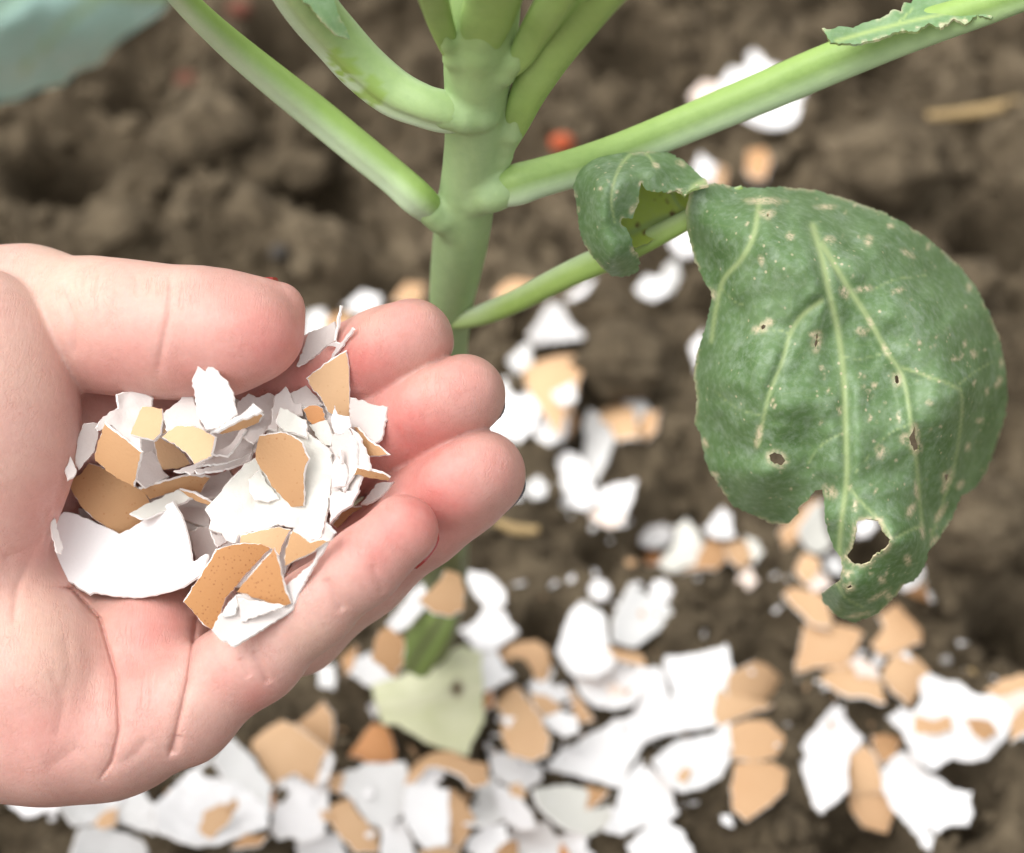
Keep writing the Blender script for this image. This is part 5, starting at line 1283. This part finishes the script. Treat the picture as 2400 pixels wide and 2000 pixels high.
 (D_([(890, 150), (950, 115), (1060, 190), (1060, 240), (940, 240)]), 'p', "pinkish chip on the boat-shaped tan shell", {}),
 (F_([(325, 1240), (480, 1250), (740, 1300), (775, 1340), (690, 1525), (620, 1610), (420, 1620), (240, 1645), (225, 1560)]), 't', "broad flat tan shell below the drooping leaf's tip", dict(radius=.05)),
 (F_([(130, 1000), (200, 935), (330, 980), (450, 1020), (520, 1200), (480, 1260), (340, 1240), (225, 1140)]), 't', "tan shell just left of the drooping leaf's tip", {}),
 (F_([(345, 900), (430, 855), (510, 940), (380, 990)]), 'p', "pinkish white chip left of the leaf tip", {}),
 (F_([(225, 800), (300, 695), (415, 740), (425, 830), (310, 925), (240, 870)]), 't', "small tan shell under the leaf's notch", {}),
 (F_([(455, 740), (520, 685), (605, 760), (605, 850), (500, 835)]), 'w', "small white shell left of the leaf's big hole", {}),
 (F_([(230, 380), (330, 270), (440, 240), (400, 330), (330, 420), (250, 570), (150, 620), (105, 500)]), 't', "peach shell seen through the notch of the leaf", {}),
 (F_([(250, 520), (350, 330), (430, 290), (465, 480), (515, 600), (420, 685), (310, 640)]), 'c', "cream shell seen beside the notch of the leaf", {}),
 (F_([(715, 520), (730, 440), (830, 398), (885, 450), (825, 535), (740, 555)]), 'w', "white shell seen through the leaf's big hole", {}),
 (F_([(920, 1200), (1060, 1085), (1150, 1180), (1255, 1300), (1255, 1400), (1100, 1470), (950, 1495), (865, 1400), (965, 1290)]), 't', "tan shell with a pale lower rim right of the leaf tip", {}),
 (F_([(1085, 960), (1230, 845), (1285, 900), (1345, 1090), (1290, 1145), (1180, 1185), (1100, 1080)]), 'w', "white shell sticking out behind the leaf's lower right edge", {}),
 # middle
 (H_([(1240, 310), (1380, 165), (1440, 220), (1455, 370), (1350, 390), (1280, 380)]), 'w', "lilac-white pointed shell under the leaf's lower edge", {}),
 (H_([(1570, 400), (1660, 425), (1700, 500), (1640, 575), (1580, 530)]), 'c', "yellowish chip at the right end of the small row below the leaf", {}),
 (H_([(1410, 440), (1540, 405), (1600, 450), (1625, 560), (1540, 625), (1440, 570)]), 't', "tan shell in the small row below the leaf", {}),
 (H_([(1060, 640), (1150, 600), (1170, 560), (1230, 415), (1300, 375), (1405, 430), (1410, 560), (1320, 645), (1150, 640)]), 'b', "brown shell in the small row below the leaf", {}),
 (H_([(980, 440), (1000, 330), (1090, 275), (1180, 350), (1205, 430), (1150, 600), (1060, 640), (950, 695), (875, 600)]), 'c', "cream-green shell in the small row below the leaf", {}),
 (H_([(735, 520), (800, 475), (875, 520), (845, 600), (755, 585)]), 'o', "small orange chip at the left end of the small row", {}),
 (H_([(705, 380), (780, 300), (880, 275), (955, 350), (925, 440), (800, 475), (715, 440)]), 'w', "rounded white shell at the left end of the small row", {}),
 (H_([(1510, 730), (1580, 650), (1645, 730), (1580, 790)]), 'p', "faint pinkish chip below the small row", {}),
 (H_([(785, 810), (830, 745), (900, 740), (965, 820), (940, 900), (860, 920), (800, 880)]), 'w', "round white chip right above the leaning grey-white shell", {}),
 (H_([(290, 800), (340, 740), (420, 760), (445, 830), (380, 900), (310, 870)]), 'w', "lone round greyish chip on bare soil right of the stem's foot", {}),
 # right of the fingertips
 (G_([(400, 400), (470, 300), (540, 195), (625, 210), (680, 310), (745, 410), (560, 450), (440, 465)]), 'w', "pointed lilac-white shell behind the rounded tan one", {}),
 (G_([(275, 570), (400, 470), (420, 580), (340, 650)]), 'g', "grey chip left of the rounded tan shell", {}),
 (G_([(355, 600), (440, 455), (640, 430), (760, 410), (835, 500), (755, 640), (705, 740), (560, 840), (460, 785), (370, 690)]), 't', "rounded tan shell right of the middle fingertip", {}),
 (G_([(590, 790), (700, 740), (720, 830), (640, 870)]), 'g', "lilac shell rim under the rounded tan shell", {}),
 (G_([(60, 1010), (150, 850), (260, 735), (340, 760), (490, 885), (445, 1045), (360, 1140), (220, 1090)]), 'w', "bright white shell between the middle and ring fingertips", {}),
 (G_([(645, 870), (700, 880), (745, 980), (705, 1070), (645, 1050)]), 'b', "small brown sliver below the rounded tan shell", {}),
 (G_([(445, 1010), (540, 870), (640, 870), (680, 1000), (645, 1110), (540, 1160), (450, 1090)]), 'w', "white shell right of the ring fingertip", {}),
 (G_([(1075, 860), (1180, 845), (1235, 930), (1130, 990)]), 'g', "greyish chip beside the peach shell in mid-soil", {}),
 (G_([(1155, 1030), (1200, 925), (1285, 930), (1275, 1030), (1210, 1090)]), 't', "small tan chip at the right of the peach shell in mid-soil", {}),
 (G_([(795, 1010), (840, 955), (930, 985), (1000, 1060), (950, 1240), (885, 1410), (785, 1395), (785, 1180)]), 'g', "long grey shell strip standing on the soil right of the ring finger", {}),
 (G_([(865, 920), (960, 845), (1050, 835), (1125, 900), (1125, 1055), (1010, 1080), (915, 1000)]), 't', "peach shell at the top of the long grey strip", {}),
 (G_([(605, 1260), (680, 1212), (790, 1270), (835, 1400), (875, 1530), (790, 1600), (720, 1570), (650, 1595), (605, 1500), (640, 1380)]), 'w', "forked white shell at the foot of the long grey strip", dict(crumple=.001)),
 (G_([(895, 1480), (1000, 1425), (1135, 1430), (1085, 1590), (1040, 1700), (900, 1630)]), 'w', "small grey-white shell right of the forked one", {}),
 (G_([(835, 1620), (900, 1575), (1040, 1620), (1030, 1695), (940, 1705)]), 'p', "pinkish rim below the small grey-white shell", {}),
 (G_([(395, 1440), (460, 1385), (525, 1430), (515, 1490), (440, 1515)]), 'g', "tiny grey chip right of the ring fingertip's lower side", {}),
 (G_([(1300, 30), (1330, -60), (1420, -120), (1440, 0), (1380, 110), (1320, 130)]), 'g', "pale greenish strip under the curled leaf lobe", {}),
 (G_([(1145, 80), (1210, 5), (1310, 20), (1345, 90), (1265, 155), (1175, 135)]), 'w', "round white shell below the curled leaf lobe", {}),
 (G_([(185, 95), (300, 5), (440, 30), (430, 95), (300, 150), (215, 155)]), 't', "tan shell just above the petiole near the stem", {}),
 (G_([(680, 140), (780, 60), (840, 20), (800, 90), (720, 150)]), 'w', "thin white shell edge under the petiole", {}),
 (G_([(1515, 480), (1595, 395), (1640, 520), (1560, 630)]), 'w', "white shell half hidden behind the leaf's left edge", {}),
 (R_([(1575, 575), (1585, 545), (1620, 540), (1640, 575), (1612, 605)]), 'w', "white shell right behind the bitten lobe", {}),
 # towards the back
 (R_([(715, 810), (728, 745), (760, 738), (768, 800)]), 'w', "white shell seen in the gap between thumb tip and index finger", {}),
 (R_([(752, 765), (785, 728), (822, 732), (815, 775)]), 't', "tan shell right behind the thumb tip", {}),
 (R_([(815, 720), (850, 688), (885, 698), (875, 738)]), 'w', "blurred white chip above the index finger", {}),
 (R_([(925, 700), (955, 660), (990, 668), (982, 715)]), 't', "tan chip left of the stem above the index finger", {}),
 (R_([(1685, 218), (1715, 165), (1765, 138), (1812, 150), (1835, 190), (1790, 245), (1720, 248)]), 'w', "white shell above the long right stalk", dict(crumple=.0008)),
 (R_([(1730, 285), (1790, 225), (1870, 215), (1880, 265), (1842, 305), (1780, 310)]), 'w', "white shell below the long right stalk", {}),
 (R_([(1622, 222), (1655, 190), (1692, 200), (1695, 240), (1640, 250)]), 'p', "pinkish shell left of the white one above the stalk", {}),
 (R_([(1642, 400), (1655, 365), (1690, 360), (1708, 390), (1698, 428), (1660, 430)]), 't', "left of two small tan pieces behind the drooping leaf", {}),
 (R_([(1748, 395), (1755, 350), (1790, 345), (1806, 375), (1790, 410), (1762, 412)]), 'b', "right of two small tan pieces behind the drooping leaf", {}),
 (R_([(1625, 420), (1640, 380), (1672, 395), (1665, 430)]), 'w', "white chip at the top edge of the curled lobe", {}),
]
_rg = np.random.default_rng(77)
for i, (pts, kind, label, ex) in enumerate(GROUND_SHELLS):
    t = np.array(GN) + _rg.normal(0, .23, 3)
    add_shell(pts, kind, label, soil_map, "eggshell fragments scattered on the soil", tuple(t), 15, 1.8, 400 + i, pct=ex.pop('pct', 97), **{**dict(crumple=.0006 if kind in 'wg' else .0002, sharpen=7.0), **ex})

# crushed shell dust between the fragments
ev, ef, emi = [], [], []
_re = np.random.default_rng(19)
spots = [(1300, 1750, 380, 200, 130), (700, 1850, 260, 90, 60), (1950, 1650, 330, 180, 50), (1500, 1350, 300, 150, 26), (1350, 1120, 120, 130, 14), (330, 1900, 250, 60, 20)]
for cx0, cy0, sx0, sy0, cnt in spots:
    for _ in range(cnt):
        px, py = _re.normal(cx0, sx0 * .6), _re.normal(cy0, sy0 * .6)
        if not (0 < px < 2400 and 0 < py < 2000): continue
        if soil_map0[int(py / CELL), int(px / CELL)] - soil_top(px, py) > .0004 and _re.random() < .85: continue
        d = soil_top(px, py) - .0006
        c = at(np.array(px), np.array(py), np.array(d))
        k = _re.integers(4, 7); R_e = _re.uniform(.0006, .0022)
        a = np.sort(_re.uniform(0, 6.28, k))
        nrm = np.array([_re.normal(0, .35), _re.normal(0, .35), 1.0]); nrm /= np.linalg.norm(nrm)
        u = np.cross(nrm, (0, 1, 0)); u /= np.linalg.norm(u); w = np.cross(nrm, u)
        rr0 = R_e * _re.uniform(.6, 1.2, k)
        ring = c + (np.cos(a) * rr0)[:, None] * u + (np.sin(a) * rr0)[:, None] * w
        b0 = len(ev)
        ev += list(ring) + list(ring - nrm * SHELL_T)
        ef.append(tuple(range(b0, b0 + k))); ef.append(tuple(range(b0 + k, b0 + 2 * k))[::-1])
        ef += [(b0 + i, b0 + k + i, b0 + k + (i + 1) % k, b0 + (i + 1) % k) for i in range(k)]
        emi += [0 if _re.random() < .75 else 1] * (k + 2)
ec = link_mesh("eggshell_crumbs", ev, ef, [M_WHITE, M_TAN], smooth=False, mat_idx=emi)
tag(ec, kind="stuff")

# loose crumbs of earth: nobody could count them
ico_v = []
t_ = (1 + 5 ** .5) / 2
for s1 in (-1, 1):
    for s2 in (-t_, t_):
        ico_v += [(0, s1, s2), (s1, s2, 0), (s2, 0, s1)]
ico_v = np.array(ico_v, float); ico_v /= np.linalg.norm(ico_v[0])
ico_f = []
for i in range(12):
    for j in range(i + 1, 12):
        for k in range(j + 1, 12):
            d = [np.linalg.norm(ico_v[a] - ico_v[b]) for a, b in ((i, j), (j, k), (i, k))]
            if max(d) < 1.1:
                n_ = np.cross(ico_v[j] - ico_v[i], ico_v[k] - ico_v[i])
                ico_f.append((i, j, k) if n_ @ ico_v[i] > 0 else (i, k, j))
ico_f = np.array(ico_f)
cv, cf = [], []
nc = 8000
cxs = rng.uniform(-.2, .2, nc); cys = rng.uniform(.15, .58, nc)
crs = .0005 + .0038 * rng.random(nc) ** 4
chs = soil_h(cxs, cys)
cpx, cpy, _ = project(np.stack([cxs, cys, chs], 1))
ci = np.clip((cpy / CELL).astype(int), 0, RX.shape[0] - 1); cj = np.clip((cpx / CELL).astype(int), 0, RX.shape[1] - 1)
free = (soil_map0[ci, cj] - soil_map[ci, cj] < .0004)
for x, y, r_, h in zip(cxs[free], cys[free], crs[free], chs[free]):
    sc = r_ * rng.uniform(.6, 1.25, 3)
    v = ico_v * sc * rng.uniform(.8, 1.2, (12, 1))
    a = rng.uniform(0, 6.28); c_, s_ = math.cos(a), math.sin(a)
    v = np.stack([v[:, 0] * c_ - v[:, 1] * s_, v[:, 0] * s_ + v[:, 1] * c_, v[:, 2]], 1)
    cf.append(ico_f + 12 * len(cv)); cv.append(v + (x, y, h + r_ * .3))
crumbs = link_mesh("soil_crumbs", np.vstack(cv), np.vstack(cf).tolist(), M_SOIL)
tag(crumbs, kind="stuff")


# ------------------------------------------------------------------ small things on the soil
M_SCRAP = leaf_mat("pale_leaf_scrap", (.62, .63, .38), (.74, .74, .51), vein=(.75, .74, .52), bloom=(.74, .72, .55), bloom_amt=.4)
scrap_out = np.array(B_([(1105, 320), (1330, 250), (1500, 170), (1750, 40), (1885, 90), (1895, 300), (1905, 560), (1825, 700), (1790, 815), (1500, 720), (1300, 592), (1190, 592), (1150, 470)]))
_r = np.random.default_rng(3)
out = rough_outline(scrap_out, 14, 1.5, _r)
hole = np.array(B_([(1685, 335), (1712, 318), (1738, 345), (1722, 378), (1695, 372)]))
V2, F2 = triangulate(out, [hole], 15, _r, .2)
n_ = ROT @ (np.array((0, .55, .82)) / np.linalg.norm((0, .55, .82)))
cx_, cy_ = scrap_out.mean(0)
c0_ = at(np.array(cx_), np.array(cy_), np.array(soil_top(cx_, cy_) - .006))
rr_ = ray(V2[:, 0], V2[:, 1])
P_ = CAM + rr_ * ((n_ @ (c0_ - CAM)) / (rr_ @ n_))[:, None]
P_ = P_ + n_ * (.0016 * (fbm(V2[:, 0] / 110, V2[:, 1] / 110, 5) - .5) * 2 + .0010 * np.exp(-(seg_dist(V2[:, 0], V2[:, 1], B_([(1130, 480), (1500, 420), (1890, 330)])) / 14) ** 2))[:, None]
vein_ = np.exp(-(seg_dist(V2[:, 0], V2[:, 1], B_([(1130, 480), (1500, 420), (1890, 330)])) / 8) ** 2)
scr = plate("leaf_scrap", P_ - c0_, F2, .0006, [M_SCRAP, M_SCRAP, M_SCRAP], attrs={"vein": vein_, "scar": 0 * vein_, "rot": 1.0 * np.exp(-(seg_dist(V2[:, 0], V2[:, 1], np.vstack([hole, hole[:1]])) / 7) ** 2)})
scr.location = c0_
tag(scr, "pale yellow-green leaf scrap with one small dark hole on the soil", "leaf scrap")

def lump(name, px, py, rx, ry, mat, label, cat, seed, sink=.3, rz=None):
    """a rounded irregular pebble or clod resting on the soil"""
    d = soil_top(px, py); k = d / FPX
    r = np.random.default_rng(seed)
    nu, nv = (44, 26) if name == 'soil_clod' else (22, 14)
    V = [(0, 0, 1)]
    for j in range(1, nv):
        for i in range(nu):
            a, b = 2 * math.pi * i / nu, math.pi * j / nv
            V.append((math.sin(b) * math.cos(a), math.sin(b) * math.sin(a), math.cos(b)))
    V.append((0, 0, -1)); V = np.array(V)
    f = 1 + .55 * (fbm(V[:, 0] * 1.7 + seed, V[:, 1] * 1.7 + V[:, 2] * 1.3, seed, 3) - .45) + (.28 if name == 'soil_clod' else .14) * (fbm(V[:, 0] * 4 + V[:, 2] * 2, V[:, 1] * 4 + V[:, 2] * 3, seed + 2, 4) - .4)
    V = V * f[:, None] * (rx * k, ry * k, (rz or min(rx, ry)) * k)
    F = [(0, 1 + i, 1 + (i + 1) % nu) for i in range(nu)]
    for j in range(nv - 2):
        for i in range(nu):
            a = 1 + j * nu + i; b = 1 + j * nu + (i + 1) % nu
            F.append((a, a + nu, b + nu, b))
    e = len(V) - 1; s = 1 + (nv - 2) * nu
    F += [(s + i, e, s + (i + 1) % nu) for i in range(nu)]
    o = link_mesh(name, V, F, mat)
    p = at(np.array(float(px)), np.array(float(py)), np.array(d))
    o.location = p + np.array([0, 0, (rz or min(rx, ry)) * k * (.8 - sink)])
    o.rotation_euler = (0, 0, r.uniform(0, .5))
    tag(o, label, cat)
    return o
M_RED = plain_mat("orange_red_brick_crumb", (.42, .085, .03), .8)
M_RUST = plain_mat("rusty_brick_crumb", (.15, .055, .035), .9)
M_SLATE = plain_mat("dark_pebble", (.05, .043, .036), .8)
M_GRIT = plain_mat("pale_grit", (.42, .40, .38), .8)
M_STRAW = plain_mat("dry_straw", (.40, .28, .13), .7)
lump("brick_crumb", 1315, 332, 27, 23, M_RED, "bright orange-red crumb on the soil right of the stem", "brick crumb", 1, .9)
lump("brick_crumb", 440, 190, 34, 24, M_RUST, "dull rusty crumb between the bluish leaf and the lower-left stalk", "brick crumb", 2, .9)
lump("brick_crumb", 560, 20, 30, 20, M_RUST, "dark red crumb at the top edge between two stalks", "brick crumb", 8, .9)
lump("pebble", 528, 246, 30, 26, M_SLATE, "dark slate pebble beside the lower-left stalk", "pebble", 3, .9)
lump("pebble", 418, 405, 24, 24, M_SLATE, "small dark pebble above the thumb", "pebble", 4, .9)
lump("pebble", 655, 590, 24, 20, M_SLATE, "small dark pebble above the thumb tip", "pebble", 6, .9)
lump("grit", 2216, 1552, 13, 12, M_GRIT, "grey grit grain above the torn white shell", "grit", 5)
lump("grit", 2273, 1586, 15, 14, M_STRAW, "tan grit grain above the torn white shell", "grit", 7)
lump("grit", 2245, 1275, 14, 14, M_GRIT, "grey grit grain right of the drooping leaf", "grit", 9)
lump("soil_clod", 1455, 865, 100, 86, M_SOIL, "round brown clod between the fingertips and the drooping leaf", "soil clod", 11, .45)
lump("soil_clod", 2080, 395, 150, 105, M_SOIL, "big clod behind the top of the drooping leaf", "soil clod", 12, .5)
lump("soil_clod", 480, 330, 125, 85, M_SOIL, "broad clod under the lower-left stalk", "soil clod", 13, .5)
lump("soil_clod", 1930, 100, 110, 70, M_SOIL, "clod at the top beneath the long right stalk", "soil clod", 14, .45)
lump("soil_clod", 2250, 690, 90, 66, M_SOIL, "clod to the right of the drooping leaf near the photo edge", "soil clod", 15, .4)
lump("soil_clod", 700, 420, 80, 60, M_SOIL, "clod right of the lower-left stalk", "soil clod", 16, .4)
lump("soil_clod", 250, 560, 110, 60, M_SOIL, "clod just above the wrist side of the thumb", "soil clod", 17, .4)
lump("soil_clod", 2290, 1250, 130, 120, M_SOIL, "large rounded clod at the right edge below the drooping leaf", "soil clod", 18, .5)

def straw(px0, py0, px1, py1, w, label, lift=.006):
    n = 14
    t = np.linspace(0, 1, n)
    x, y = px0 + (px1 - px0) * t, py0 + (py1 - py0) * t + 10 * np.sin(t * 3)
    d = np.array([soil_top(a, b) for a, b in zip(x, y)])
    d = np.interp(t, [0, 1], [d[:5].min(), d[-5:].min()]) - lift
    o = loft("straw", list(zip(x, y, d, w * (.6 + .4 * np.sin(math.pi * np.clip(t, .1, .9))))), M_STRAW, None, n=20, sides=8, flat=.6)
    tag(o, label, "straw")
straw(2175, 272, 2420, 228, 26, "dry straw lying on the soil at the upper right edge", .010)
straw(1160, 1222, 1262, 1240, 26, "short dry straw on the soil below the ring fingertip", .004)
straw(2120, 700, 2190, 690, 10, "thin dry straw on the soil behind the drooping leaf", .002)
